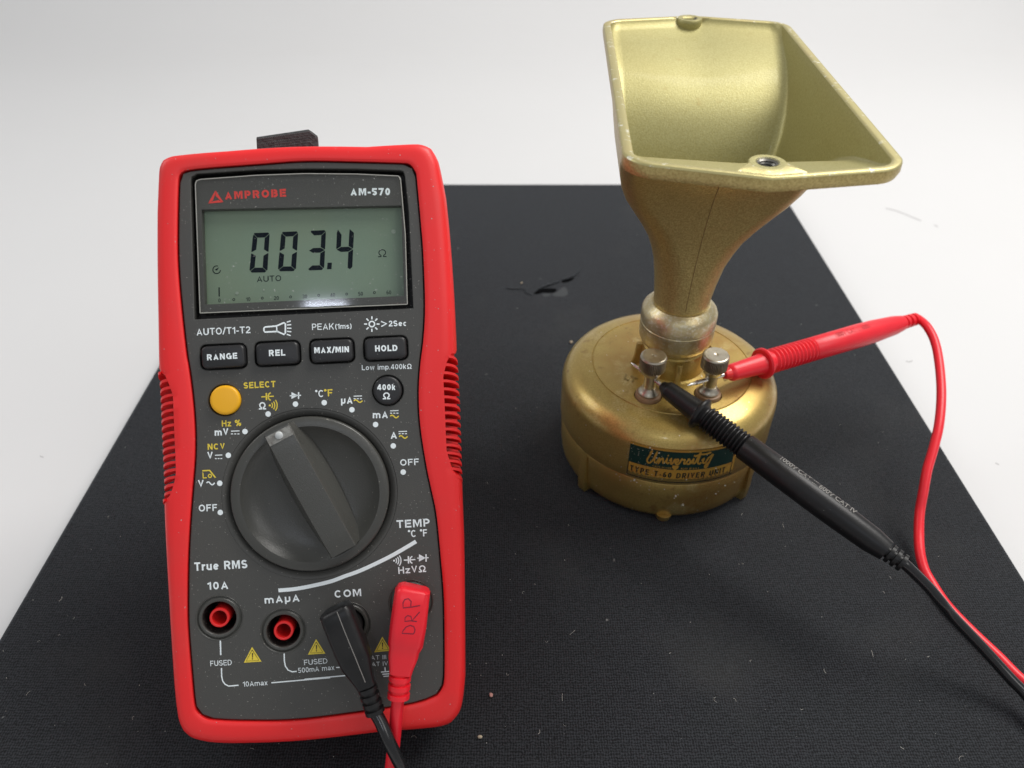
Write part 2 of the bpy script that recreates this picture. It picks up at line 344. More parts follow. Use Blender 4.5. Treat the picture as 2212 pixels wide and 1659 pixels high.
    if c == 'i': return w, [[(h, 0), (h, X)], [(h, 1), (h, 1-w)]]
    if c == 'k': W = .56; return W, [[(h, 0), (h, 1)], [(w*.9, .28), (W-h*1.2, X)], [(W*.42, .44), (W-h*1.1, 0)]]
    if c == 'w': W = .84; return W, [[(h, X), (W*.28, h*.3), (W/2, X*.95), (W*.72, h*.3), (W-h, X)]]
    if c == 'x': W = .56; return W, [[(h, X), (W-h, 0)], [(h, 0), (W-h, X)]]
    if c == 'z': W = .54; return W, [[(0, X-h), (W, X-h)], [(0, h), (W, h)], [(W-h*1.4, X-w), (h*1.4, w)]]
    if c == 'Ω': W = .86; return W, [[(0, h), (W*.36, h), (W*.36, w*1.1)]+E(W/2, .57, W/2-h-.04, .43-h, 245, -65, 24)+[(W*.64, w*1.1), (W*.64, h), (W, h)]]
    if c == '°': W = .26; return W, [E(W/2, .88, W/2-.045, W/2-.045, 0, 360, 14)]
    if c == '%': W = .90; return W, [E(.2, .74, .2-h*.8, .26-h, 0, 360, 14), E(W-.2, .26, .2-h*.8, .26-h, 0, 360, 14), [(.25, 0), (W-.25, 1)]]
    if c == '/': W = .34; return W, [[(0, -.04), (W, 1.04)]]
    if c == '-': W = .32; return W, [[(0, .38), (W, .38)]]
    if c == '(': W = .26; return W, [E(.42, .42, .36, .62, 122, 238, 8)]
    if c == ')': W = .26; return W, [E(-.16, .42, .36, .62, 58, -58, 8)]
    if c == '.': return w, [[(h, 0), (h, w)]]
    if c == '>': W = .62; return W, [[(0, .80), (W-h, .42), (0, .04)]]
    return .30, []
def miter(pts, wd):
    n = len(pts); P = [Vector((p[0], p[1], 0)) for p in pts]; cl = (P[0]-P[-1]).length < 1e-4
    if cl: P = P[:-1]; n -= 1
    A, B = [], []
    for i in range(n):
        a = P[i-1] if (i or cl) else None; c = P[(i+1) % n] if (i < n-1 or cl) else None
        t0 = (P[i]-a).normalized() if a is not None else None; t1 = (c-P[i]).normalized() if c is not None else None
        t0 = t0 or t1; t1 = t1 or t0; t = (t0+t1).normalized(); nn = Vector((-t.y, t.x, 0)); k_ = 1/max(.62, nn.dot(Vector((-t0.y, t0.x, 0))))
        A.append(P[i]+nn*wd/2*k_); B.append(P[i]-nn*wd/2*k_)
    return A, B, cl
def stroke_text(s, p0, p1, cap, m, parent, w=.15, conv=None, z=.06, name='printed_text', gap=.13):
    gs = [glyph(c, w) for c in s]; tot = sum(g[0] for g in gs)+gap*(len(s)-1)
    p0 = Vector((*p0, 0)); p1 = Vector((*p1, 0)); d = p1-p0; sx = d.length/(tot*cap); d.normalize(); up_ = Vector((d.y, -d.x, 0))
    sx = sx if tot > w*1.01 else 1
    mb = MB(); x = 0; kz = 0
    for W, strokes in gs:
        for st_ in strokes:
            A, B, cl = miter([((x+a)*sx, b) for a, b in st_], w); n = len(A); zz = z+.008*kz; kz = (kz+1) % 4
            cv = (lambda a, b: (lambda p: p+(CAMP-p).normalized()*.012*kz)(conv(a, b))) if conv else (lambda a, b: M(a, b, zz))
            vs = [cv(*((p0+d*(q_.x*cap)+up_*(q_.y*cap)).xy)) for q_ in A+B]
            mb.add(vs, [(i, (i+1) % n, n+(i+1) % n, n+i) for i in range(n if cl else n-1)])
        x += W+gap
    return mb.build(name, m, parent, smooth=0, fix=False)
def disc_pts(c, r, n=28): return [(c[0]+r*math.cos(2*math.pi*i/n), c[1]+r*math.sin(2*math.pi*i/n)) for i in range(n)]

# ================================================================== SETTING
def backdrop():
    zf = -14.0; prof = [(-1600, zf)]+[(y, zf) for y in (-400, 0, 400, 800, 950)]
    for i in range(1, 13):
        a = R(i*7.5); prof.append((950+450*math.sin(a), zf+450*(1-math.cos(a))))
    prof.append((1400, 2400)); mb = MB(); rings = []
    for y, z in prof: rings.append([Vector((x, y, z)) for x in (-2600, -800, 0, 800, 2600)])
    mb.loft(rings, closed=False); o = mb.build('white_backdrop', 'paper', None, smooth=60, fix=False); o['kind'] = 'structure'
backdrop()
def scuffs():
    MT['scuffmark'] = mat('grey_scuff', (.42, .41, .41), .8)
    par = bpy.data.objects['white_backdrop']
    for pts in ([(1913,450),(1935,455),(1953,462),(1972,470),(1990,477)], [(2018,486),(2026,490)], [(1957,780),(1964,782),(1971,779)], [(2150,1000),(2158,1004)], [(86,985),(94,988)]):
        mb = MB(); ribbon(mb, pts, 2.2, conv=lambda a, b: WZ(a, b, -13.95)); mb.build('scuff_mark', 'scuffmark', par, smooth=0, fix=False)

def board():
    a = WZ(1676, 397, 0); b = WZ(2212, 1233, 0); c = WZ(565, 397, 0); d_ = WZ(0, 1390, 0)
    xr = (a.x+b.x)/2; xl = (c.x+d_.x)/2; y1 = (a.y+c.y)/2; y0 = y1-508
    t = thing('covered_board', 'black cloth covered rectangular board lying flat under the meter and the gold horn', 'board', ((xl+xr)/2, (y0+y1)/2, -14))
    mb = MB(); cr = 2.2; hx = (xr-xl)/2; hy = (y1-y0)/2; cx, cy = (xl+xr)/2, (y0+y1)/2
    def rr(ins, z):
        out = []
        for sx, sy, a0 in ((1,1,0),(-1,1,90),(-1,-1,180),(1,-1,270)):
            for j in range(5):
                a = R(a0+j*22.5); out.append(Vector((cx+sx*(hx-3)+(3-ins)*math.cos(a), cy+sy*(hy-3)+(3-ins)*math.sin(a), z)))
        return out
    mb.loft([rr(.6, -13.9), rr(0, -13), rr(0, -cr), rr(.25, -1.0), rr(.9, -.25), rr(cr, 0)], True, True, False)
    # top sheet as a grid with slight unevenness
    nx, ny = 60, 74; n = len(mb.v)
    for j in range(ny+1):
        for i in range(nx+1):
            x = xl+cr+(2*hx-2*cr)*i/nx; y = y0+cr+(2*hy-2*cr)*j/ny
            mb.v.append(Vector((x, y, .004)))
    for j in range(ny):
        for i in range(nx): a = n+j*(nx+1)+i; mb.f.append((a, a+1, a+nx+2, a+nx+1))
    mb.build('cloth_cover', 'cloth', t, smooth=40)
    # torn place behind the driver
    def T(x, y, z=0): return WZ(1042.3+x/8.064, 548.6+y/8.064, z)
    def lip(pts, hgt, wid, ph):
        Pq = catmull([T(x, y, .25) for x, y in pts], 5); n_ = len(Pq); A = []; B = []; D2 = []
        for i, p in enumerate(Pq):
            f = math.sin(math.pi*i/(n_-1))**.8*(.75+.25*math.sin(i*1.7+ph)); A.append(p+Vector((0, wid*1.3*f+.6, -.3))); B.append(p+Vector((0, wid*.5*f, hgt*.6*f))); D2.append(p+Vector((.3*math.sin(i+ph), -.35*wid*f, hgt*f)))
        mb = MB(); mb.loft([A, B, D2], closed=False); mb.build('torn_lip', 'cloth', t, smooth=60)
    lip([(400,598),(520,606),(640,606),(750,620)], .5, 1.0, 0); lip([(720,640),(790,690),(870,722)], .5, .9, 2)
    lip([(900,668),(1000,606),(1120,560),(1230,520),(1350,478)], 1.3, 2.2, 1); lip([(1375,455),(1480,430),(1590,390),(1670,330),(1700,285)], .9, 1.4, 3)
    for pp, z_, m_, nm in (([(890,690),(960,640),(1050,605),(1180,598),(1290,612),(1260,665),(1150,680),(1050,675),(960,700)], .08, 'hole', 'hole_shade_patch'), ([(1380,470),(1480,440),(1600,415),(1560,460),(1470,495),(1400,500)], .08, 'hole', 'hole_shade_patch'),  # flat dark patches paint the shade of the opening; nothing is cut
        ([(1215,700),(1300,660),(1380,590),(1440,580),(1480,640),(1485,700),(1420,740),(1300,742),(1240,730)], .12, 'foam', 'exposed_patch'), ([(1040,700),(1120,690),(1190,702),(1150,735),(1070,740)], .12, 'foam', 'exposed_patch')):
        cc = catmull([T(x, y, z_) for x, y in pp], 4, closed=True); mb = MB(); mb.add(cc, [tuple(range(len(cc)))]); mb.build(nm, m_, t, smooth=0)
board(); scuffs()

def lint():
    mb = MB()
    def fibre(x, y, ln, r=.05, z=.12):
        a = random.uniform(0, 6.28); c = random.uniform(-.9, .9); pts = []
        for i in range(5):
            pts.append(Vector((x, y, z))); x += math.cos(a)*ln/4; y += math.sin(a)*ln/4; a += c
        mb.tube(pts, r, 4)
    for i in range(90):
        px, py = random.uniform(0, 2212), random.uniform(420, 1659); p = WZ(px, py, 0)
        if -200 < p.x < 200: fibre(p.x, p.y, random.uniform(.8, 3.2), random.uniform(.025, .06))
    for i in range(260):
        px, py = random.uniform(0, 2212), random.uniform(410, 1659); p = WZ(px, py, 0)
        if -200 < p.x < 200:
            r = random.uniform(.06, .17); mb.lathe(p+Vector((0, 0, .02)), (0, 0, 1), [(0, r), (r, r*.7), (r*1.4, .01)], 5)
    o = mb.build('lint', 'lint', None, smooth=60); o['kind'] = 'stuff'; o['label'] = 'pale lint fibres and dust specks scattered over the black cloth'
lint()
def crumb(px, py, r, m, label):
    p = WZ(px, py, 0); t = thing('crumb', label, 'crumb', p, 'crumbs on the black cloth'); rnd = random.Random(int(px))
    mb = MB(); rings = []
    for j in range(5):
        ph = R(10+j*40); rings.append([p+Vector((math.cos(a)*math.sin(ph), math.sin(a)*math.sin(ph), .8+.8*math.cos(ph)))*r*rnd.uniform(.75, 1.15) for a in [i*math.pi/4 for i in range(8)]])
    mb.loft(rings, True, True, True); o = mb.build('crumb_body', m, t, smooth=20)
crumb(1234, 741, .95, 'crumb', 'cream crumb lying just left of the gold housing')
crumb(1126.5, 612.5, .7, 'crumb', 'tan crumb beside the tear in the cloth')
crumb(1061, 1503, .8, 'crumbpink', 'pinkish crumb right of the meter, near its bottom corner')
crumb(1037, 1593, .8, 'crumb', 'pale flake at the bottom edge right of the meter')

# ================================================================== MULTIMETER
Wm = {}
def seg(pts, z, n): return resample(catmull([Vector((*uv(x, y, z), 0)) for x, y in pts], 8), n)
NS, NB = 150, 60
Ol = seg([(358,352),(351.7,366),(350,385),(349,480),(349,580),(350,700),(351,803),(355,915),(360,1028),(362,1077),(366.5,1164),(376,1316),(386,1473),(389.5,1515),(394,1545),(403,1567)], -7, NS)
Ob = seg([(403,1567),(416,1580),(433,1587.5),(468,1595),(537,1597.5),(658,1592),(814,1575),(867,1566.7),(930,1553),(953.5,1545),(967,1536)], -5, NB)
Or = seg([(981,1521),(993,1500),(998,1470),(998.6,1403),(997,1181),(993.4,1060),(991,994),(986.5,855),(981,754),(976,650),(967,524),(953,395),(947,367),(937,346)], -24, NS)
Ot = seg([(925,334),(910,325.5),(885,321.5),(780,319.2),(658,319),(555,324),(450.7,333),(392,340),(372,344),(358,352)], -4, NB)
# close corner gaps
def snap(a, b):
    m = (a[-1]+b[0])/2; d0 = m-a[-1]; d1 = m-b[0]; k_ = 14
    for i in range(k_):
        a[-1-i] = a[-1-i]+d0*(1-i/k_); b[i] = b[i]+d1*(1-i/k_)
snap(Ol, Ob); snap(Ob, Or); snap(Or, Ot); snap(Ot, Ol)
Il = seg([(392,372),(386.5,380),(384.5,395),(383,437),(382,528),(384.7,598),(392.5,684.7),(401.5,765),(406,790),(412.5,837),(417.7,889.6),(420.3,941.7),(419.4,994),(414.2,1060),(409,1129),(404.7,1216),(403.8,1320),(405.6,1369),(412.5,1455.6),(419.5,1525),(428,1542)], .5, NS)
Ib = seg([(428,1542),(440,1551),(459,1556.5),(537,1559.7),(658,1556),(870,1526.7),(936,1507.6),(950,1496)], .5, NB)
Ir = seg([(950,1496),(958,1480),(960.5,1450),(960.4,1368.8),(958.7,1285),(951.7,1198.6),(943,1111.8),(931.7,1056),(922.2,1011),(910.9,941.7),(905.7,889.6),(904.9,837.5),(908.3,785.4),(914.4,736.8),(917.9,684.7),(917.9,632.6),(914.4,545.8),(910,489),(900.5,385),(898,372),(892,360.6)], .5, NS)
It = seg([(892,360.6),(885,354),(875,351.5),(779.8,348.4),(658,346.6),(555,353.6),(450,361.5),(407,366.5),(397,369),(392,372)], .5, NB)
O = Ol[:-1]+Ob[:-1]+Or[:-1]+Ot[:-1]; I = Il[:-1]+Ib[:-1]+Ir[:-1]+It[:-1]
NL = NS-1
vl0, vl1 = uv(352, 797, -5)[1], uv(363, 1083, -5)[1]          # grip pocket extents along v
vr0, vr1 = uv(983, 762, -15)[1], uv(992, 1024, -15)[1]
def pocket(i):
    """0..1 depth of grip pocket at outline index"""
    v = O[i].y
    if i < NL-8: a, b = vl0, vl1
    elif NL+NB-1 <= i < NL+NB-1+NL-8: a, b = vr0, vr1
    else: return 0
    s = (a-v)/(a-b)
    if s <= 0 or s >= 1: return 0
    return min(1, (math.sin(math.pi*s))**.55+.25)*min(1, s*22, (1-s)*22)
prof = [(0, -2.2, 0), (0, .55, 0), (.05, .85, 0), (.16, 1.0, 0), (.34, 1.0, 1), (.5, .97, 1), (.68, .75, 1), (.82, .1, 1), (.91, -1.2, 1), (.97, -3.2, 1), (1, -6, 1), (1.01, -10, 1), (1.01, -22, 1), (1, -26, 0), (.94, -30.5, 0), (.8, -32.3, 0), (.5, -33, 0)]
DEPP = 5.3
def ring(t, z, pf):
    out = []
    for i in range(len(O)):
        a, b = I[i], O[i]; wall = (b-a).length; tt = t
        if pf: tt = min(t, max(.18, 1-pocket(i)*DEPP/wall)) if pocket(i) > 0 else t
        p = a.lerp(b, tt)
        out.append(L(p.x, p.y, z))
    return out
mrings = [ring(*p) for p in prof]
low = min(p.z for r in mrings for p in r)
base = min((p for r in mrings for p in r), key=lambda p: p.z)
meter_base = (L(0, 0, -16).x, base.y, 0)
meter = thing('multimeter', 'red and grey digital multimeter reading 003.4, propped up on the board at the left', 'multimeter', meter_base)
mb = MB(); mb.loft(mrings, True, False, True); mb.build('holster', 'red', meter, smooth=40, fix=False)
print('LOWEST METER Z', low)
# grip ribs
def grips(side):
    n = 18 if side < 0 else 16
    a, b = (vl0, vl1) if side < 0 else (vr0, vr1)
    rng = list(range(0, NL-8)) if side < 0 else list(range(NL+NB-1, NL+NB-1+NL-8))
    for j in range(n):
        v = a+(b-a)*(j+.55)/(n+.1); i = min(rng, key=lambda i: abs(O[i].y-v)); o = O[i]; dep = pocket(i)*DEPP
        if dep < .6: continue
        s = side; inner = o.x-s*(dep+.3); mb = MB(); prof2 = []
        f0 = .0
        prof2.append((inner, .55))
        for t in range(0, 7):
            an = R(t*15); prof2.append((inner+s*(dep+.35)*math.sin(an), .55-6.0*(1-math.cos(an))))
        prof2 += [(o.x+s*.1, -22), (inner, -24)]
        tilt = -.10
        for h in (0,):
            A = [L(x, v+.42+.42*max(z-.55, -6), z) for x, z in prof2]; B = [L(x, v-.42+.42*max(z-.55, -6), z) for x, z in prof2]
            mb.loft([A, B], True, True, True)
        mb.build('grip_rib', 'red', meter, smooth=30)
grips(-1); grips(1)
# faceplate with openings
def px_poly(pts, z=0): return [uv(x, y, z) for x, y in pts]
def circ(c, r, n=40, z=0):
    u, v = uv(*c, z); return [(u+r*math.cos(2*math.pi*i/n), v+r*math.sin(2*math.pi*i/n)) for i in range(n)]
def inset(poly2, d):
    n = len(poly2); out = []
    for i in range(n):
        a, c = Vector(poly2[i-1]), Vector(poly2[(i+1) % n]); t = (c-a).normalized(); out.append((poly2[i][0]-t.y*d, poly2[i][1]+t.x*d))
    return out
Iin = [(p.x, p.y) for p in I][::3]
face_out = inset(Iin, .45)
if abs(face_out[60][0]) > abs(Iin[60][0]) and False: pass
def area2(p): return sum(p[i-1][0]*p[i][1]-p[i][0]*p[i-1][1] for i in range(len(p)))/2
if abs(area2(face_out)) > abs(area2(Iin)): face_out = inset(Iin, -.45)
trough = [(411,392),(413,381),(424,374.5),(555,366),(658,363.7),(770,364.2),(865,367.5),(871,370),(874,378),(882.3,454.3),(892.7,665.6),(419.4,690)]
TR = px_poly(trough, .3)
lens_px = [(421.2,397),(424,390),(432,387),(555,378),(658,374.4),(770,375.5),(860,379.6),(865,385),(875.3,506.4),(879.7,657),(431.6,676)]
lcd_px = [(435,452.6),(866.6,443.9),(873,638.9),(442,657.8)]
JK = [(473.6,1334.9),(612.2,1363),(752,1349),(887.5,1300)]
DC = (671,1067.4); dial_c = uv(*DC, 0)
BT = [((483,770.5),'RANGE'),((600,763.7),'REL'),((717.3,758),'MAX/MIN'),((833.3,752.8),'HOLD')]
def rrect(c, wd, ht, r, n=5, z=0, rot=0.):
    u, v = uv(*c, z); out = []
    for sx, sy, a0 in ((1,1,0),(-1,1,90),(-1,-1,180),(1,-1,270)):
        for j in range(n):
            a = R(a0+j*90/(n-1)); x = sx*(wd/2-r)+r*math.cos(a); y = sy*(ht/2-r)+r*math.sin(a)
            out.append((u+x*math.cos(rot)-y*math.sin(rot), v+x*math.sin(rot)+y*math.cos(rot)))
    return out
BW, BH = 13.7, 7.5
bholes = [rrect(c, BW+.5, BH+.5, 1.9) for c, _ in BT]
jh = [circ(c, 7.0) for c in JK]
yh = circ((485.4, 864.4), 4.95); kh = circ((838, 843.6), 4.95)
wellR = 27.3
wh = [(dial_c[0]+wellR*math.cos(2*math.pi*i/72), dial_c[1]+wellR*math.sin(2*math.pi*i/72)) for i in range(72)]
mb = MB(); plate(mb, face_out, [TR]+bholes+jh+[yh, kh, wh], -2.4, 0, .3)
face = mb.build('faceplate', 'grey', meter, smooth=35, fix=False)
# dark cups under the openings
mb = MB()
def cup(pl, z0, z1): mb.loft([[L(x, y, z0) for x, y in pl], [L(x, y, z1) for x, y in pl]], True, False, True)
cup(TR, -1.0, -5.6); [cup(b_, -1.5, -2.9) for b_ in bholes]; cup(yh, -1.5, -2.6); cup(kh, -1.5, -2.6)
cup(face_out, -2.2, -2.5) if False else None
# gap between plate and holster
a_ = [L(p.x, p.y, -2.0) for p in I]; b_ = [L(*x, -2.0) for x in face_out]
mb.build('recess_lining', 'dark', face, smooth=0)
mb = MB(); g0 = [(p.x, p.y) for p in I][::3]; g1 = inset(g0, .9 if abs(area2(inset(g0, .9))) < abs(area2(g0)) else -.9)
mb.loft([[L(*p, -1.6) for p in g0], [L(*p, -1.9) for p in g1]]); mb.build('gap_strip', 'dark', meter, smooth=0)  # dark strip closing the gap between plate and holster
# dial well
mb = MB()
def cring(c, r, z, n=96): return [L(c[0]+r*math.cos(2*math.pi*i/n), c[1]+r*math.sin(2*math.pi*i/n), z) for i in range(n)]
mb.loft([cring(dial_c, r, z) for r, z in ((27.35,-.6),(27.3,-.02),(27.1,.0),(26.4,-.3),(25.6,-.9),(24.95,-1.6),(24.75,-3))]); mb.build('dial_well', 'grey', face, smooth=50)
# print on the faceplate
def dot(n, x, y, r=34): mb = MB(); poly(mb, disc_pts(k(n, x, y), r/5.76)); mb.build('range_dot', 'white', face, smooth=0, fix=False)
for d in ((5,1440,727),(5,1780,604),(6,242,586),(6,587,674),(6,881,858),(6,1101,1124),(6,1225,1450),(5,1152,945),(5,945,1241),(5,838,1589),(7,845,372)): dot(*d)
def T(s, n, x0, y0, n1, x1, y1, cap, m='white', off=.012, z=.06, parent=None, **kw):
    return stroke_text(s, k(n, x0, y0), k(n1, x1, y1), cap/5.76, m, parent or face, .125+off*2.6, None, z, **kw)
T('AUTO/T1-T2', 3, 550,1330, 3, 1220,1300, 85); T('PEAK', 4, 90,1262, 4, 365,1255, 78, off=.004); T('(1ms)', 4, 380,1250, 4, 582,1245, 66)
T('>', 4, 952,1222, 4, 1030,1218, 84, off=.02); T('2Sec', 4, 1045,1218, 4, 1270,1212, 72, off=.025)
T('Low imp.400kΩ', 6, 710,182, 6, 1332,165, 64)
T('SELECT', 5, 1135,412, 5, 1535,392, 78, 'yellow', .03)
T('Ω', 5, 1325,672, 5, 1415,670, 92, 'white', .02); T('°C', 6, 135,520, 6, 240,515, 88); T('°F', 6, 245,510, 6, 348,505, 88, 'yellow', .02)
T('µA', 6, 450,600, 6, 598,598, 88, off=.03); T('mA', 6, 845,780, 6, 1038,778, 88, off=.03); T('A', 6, 1065,1035, 6, 1152,1033, 88, off=.03)
T('OFF', 6, 1187,1372, 6, 1422,1360, 80, off=.02); T('Hz %', 5, 865,885, 5, 1105,875, 78, 'yellow', .02); T('mV', 5, 775,998, 5, 950,992, 88, off=.03)
T('NCV', 5, 688,1173, 5, 905,1165, 75, 'yellow', .03); T('V', 5, 682,1288, 5, 757,1285, 88, off=.03); T('Lo', 5, 625,1530, 5, 745,1522, 72, 'yellow', .02)
T('V', 5, 565,1638, 5, 645,1635, 88, off=.03); T('OFF', 7, 577,362, 7, 808,352, 85, off=.02)
T('True RMS', 7, 525,1100, 7, 1185,1065, 105, off=.03); T('10A', 7, 690,1335, 7, 950,1322, 95, off=.03); T('mAµA', 7, 1395,1507, 7, 1838,1478, 92, off=.03)
T('COM', 8, 370,1435, 8, 708,1412, 92, off=.03); T('TEMP', 8, 1145,568, 8, 1560,545, 98, off=.03); T('°C °F', 8, 1290,682, 8, 1525,668, 88, off=.015)
T('HzVΩ', 8, 1165,1138, 8, 1512,1112, 86, off=.02)
T('FUSED', 9, 722,705, 9, 990,690, 66, off=0); T('10Amax', 9, 1128,960, 9, 1435,940, 62, off=0); T('FUSED', 9, 1890,692, 9, 2180,670, 65, off=0)
T('500mA max', 9, 1815,790, 10, 370,750, 62, off=0); T('CAT III 1000V', 10, 760,630, 10, 1290,600, 52, off=0); T('CAT IV 600V', 10, 775,710, 10, 1265,682, 52, off=0)
def sym(strokes, m='white', wd=14, polys=(), name='printed_symbol', z=.06, parent=None):
    mb = MB()
    for n, pts, *r in strokes: ribbon(mb, [k(n, *p) for p in pts], (r[0] if r else wd)/5.76, z)
    for n, pts in polys: poly(mb, [k(n, *p) for p in pts], z)
    return mb.build(name, m, parent or face, smooth=0, fix=False)
def dc(n, x0, y0, x1, y1):
    w_ = (x1-x0); sym([(n, [(x0, y0+6), (x1, y0+2)], 11)]+[(n, [(x0+w_*t, y1-3), (x0+w_*(t+.24), y1-3)], 11) for t in (0, .38, .76)])
def til(n, x0, y0, x1, y1, m):
    pts = [(x0+(x1-x0)*t/12, (y0+y1)/2-(y1-y0)*.42*math.sin(2*math.pi*t/12+.35)+(0 if t else 4)) for t in range(13)]; sym([(n, pts, 15)], m)
dc(6,608,500,712,540); til(6,612,548,718,585,'yellow'); dc(6,1062,682,1166,720); til(6,1066,738,1168,778,'yellow'); dc(6,1168,940,1272,975); til(6,1175,993,1278,1032,'yellow')
dc(5,978,935,1083,978); dc(5,778,1235,870,1285); til(5,675,1568,775,1612,'white')
def arcp(cx, cy, r, a0, a1, n=10): return [(cx+r*math.cos(R(a0+(a1-a0)*i/n)), cy+r*math.sin(R(a0+(a1-a0)*i/n))) for i in range(n+1)]
def diode(n, x0, x1, cy, h, m='white'):
    w_ = x1-x0; sym([(n, [(x0, cy+3), (x1, cy-3)], 13), (n, [(x0+w_*.78, cy-h), (x0+w_*.78, cy+h)], 15)], m, polys=[(n, [(x0+w_*.15, cy-h), (x0+w_*.15, cy+h), (x0+w_*.75, cy)])])
def capac(n, x0, x1, cy, h, m):
    w_ = x1-x0; xm = x0+w_*.40; sym([(n, [(x0, cy+4), (xm, cy+2)], 14), (n, [(xm, cy-h), (xm+2, cy+h)], 18), (n, arcp(x0+w_*.86, cy, w_*.32, 110, 250), 15), (n, [(x0+w_*.55, cy), (x1, cy-4)], 14)], m)
def waves(n, x, cy, m, s=1.):
    sym([(n, arcp(x-10, cy, r*s, -38, 38), 13) for r in (50, 78, 108)], m, polys=[(n, arcp(x+6, cy, 13*s, 0, 330, 11))])
diode(5, 1710, 1850, 497, 42); capac(5, 1355, 1512, 510, 44, 'yellow'); waves(5, 1455, 620, 'yellow')
waves(8, 1105, 972, 'white', .95); capac(8, 1232, 1375, 962, 46, 'white'); diode(8, 1400, 1540, 938, 46)
sym([(5, [(622,1434), (712,1428), (785,1520)], 17)], 'yellow')
sym([(3, [(1400,1225),(1545,1212),(1640,1170),(1655,1185),(1655,1300),(1640,1318),(1555,1280),(1400,1288),(1388,1270),(1388,1240),(1400,1225)], 20), (3, [(1545,1215),(1550,1285)], 15)]
    +[(3, [(1672,1165),(1720,1150)],15),(3,[(1675,1200),(1728,1195)],15),(3,[(1675,1240),(1730,1240)],15),(3,[(1675,1278),(1728,1284)],15),(3,[(1672,1315),(1720,1332)],15)])
sym([(4, arcp(835,1188,34,0,360,18), 17)]+[(4, [(835+58*math.cos(R(a)), 1188+58*math.sin(R(a))), (835+96*math.cos(R(a)), 1188+96*math.sin(R(a)))], 17) for a in range(0, 360, 45)])
arc = catmull([k(7,1568,1342), k(7,1750,1327), k(7,1950,1293), k(7,2212,1232), k(8,500,1165), k(8,700,1092), k(8,1000,952), k(8,1200,843), k(8,1385,733)], 8)
mb = MB(); ribbon(mb, [(p.x, p.y) for p in arc], 8.2); mb.build('printed_arc', 'white', face, smooth=0, fix=False)
sym([(9,[(845,382),(851,568)],17),(9,[(860,728),(862,830),(875,890),(905,930),(950,953),(1072,942)],15),(9,[(1480,912),(2212,848)],14)]); sym([(10,[(-4,868),(505,822)],14)])
sym([(9,[(1640,540),(1642,640),(1655,705),(1690,755),(1740,775),(1795,770)],15),(10,[(390,722),(448,718)],14)])
sym([(10,[(998,720),(1002,775)],14),(10,[(948,778),(1080,768)],14),(10,[(965,806),(1070,798)],13),(10,[(978,832),(1055,826)],12)])
def warn(n, a, b, c):
    def s(t): 
        g = ((a[0]+b[0]+c[0])/3, (a[1]+b[1]+c[1])/3); return [(g[0]+(p[0]-g[0])*t, g[1]+(p[1]-g[1])*t) for p in (a, b, c)]
    o = sym([], 'yellow', polys=[(n, s(1))], name='warning_triangle')
    g = ((a[0]+b[0]+c[0])/3, (a[1]+b[1]+c[1])/3); t = s(.72)
    sym([(n, t+[t[0]], 7)], 'blackprint', polys=[(n, [(g[0]-9, g[1]-50), (g[0]+9, g[1]-50), (g[0]+4, g[1]+8), (g[0]-4, g[1]+8)]), (n, arcp(g[0], g[1]+22, 8, 0, 330, 8))], z=.11)
warn(9, (1240,465), (1358,648), (1138,662)); warn(9, (2037,368), (2152,548), (1935,562)); warn(10, (965,338), (1073,512), (865,532))
# display
dsp = MB(); sc_ = px_poly(lcd_px, -1.6)
plate(dsp, px_poly(lens_px, -1.6), [sc_], -5.4, -1.6, .12)
bez = dsp.build('display_bezel', 'grey', meter, smooth=30, fix=False)
mb = MB(); pl = inset(sc_, -.8); pl = pl if abs(area2(pl)) > abs(area2(sc_)) else inset(sc_, .8)
mb.add([L(x, y, -4.7) for x, y in pl], [tuple(range(len(pl)))]); lcd = mb.build('lcd_screen', 'lcd', meter, smooth=0)
ZL = -4.65
tri = [k(1,*p) for p in ((785,850),(885,1000),(692,1015))]
mb = MB()
g = ((tri[0][0]+tri[1][0]+tri[2][0])/3, (tri[0][1]+tri[1][1]+tri[2][1])/3+.5)
def tl(p, t): return (g[0]+(p[0]-g[0])*t, g[1]+(p[1]-g[1])*t)
for a, b in ((0,1),(1,2),(2,0)):
    A, B = tri[a], tri[b]; ia, ib = tl(A, .36), tl(B, .36)
    def lp(p, q_, t): return (p[0]+(q_[0]-p[0])*t, p[1]+(q_[1]-p[1])*t)
    poly(mb, [lp(A, B, .05), B, lp(B, ib, .55), lp(ia, ib, .02), lp(A, ia, .6)], -1.52)
mb.build('triangle_logo', 'redprint', bez, smooth=0, fix=False)
T('AMPROBE', 1, 898,966, 1, 1665,930, 98, 'redprint', .052, -1.52, bez); T('AM-570', 2, 565,915, 2, 1065,912, 90, 'white', .05, -1.52, bez)
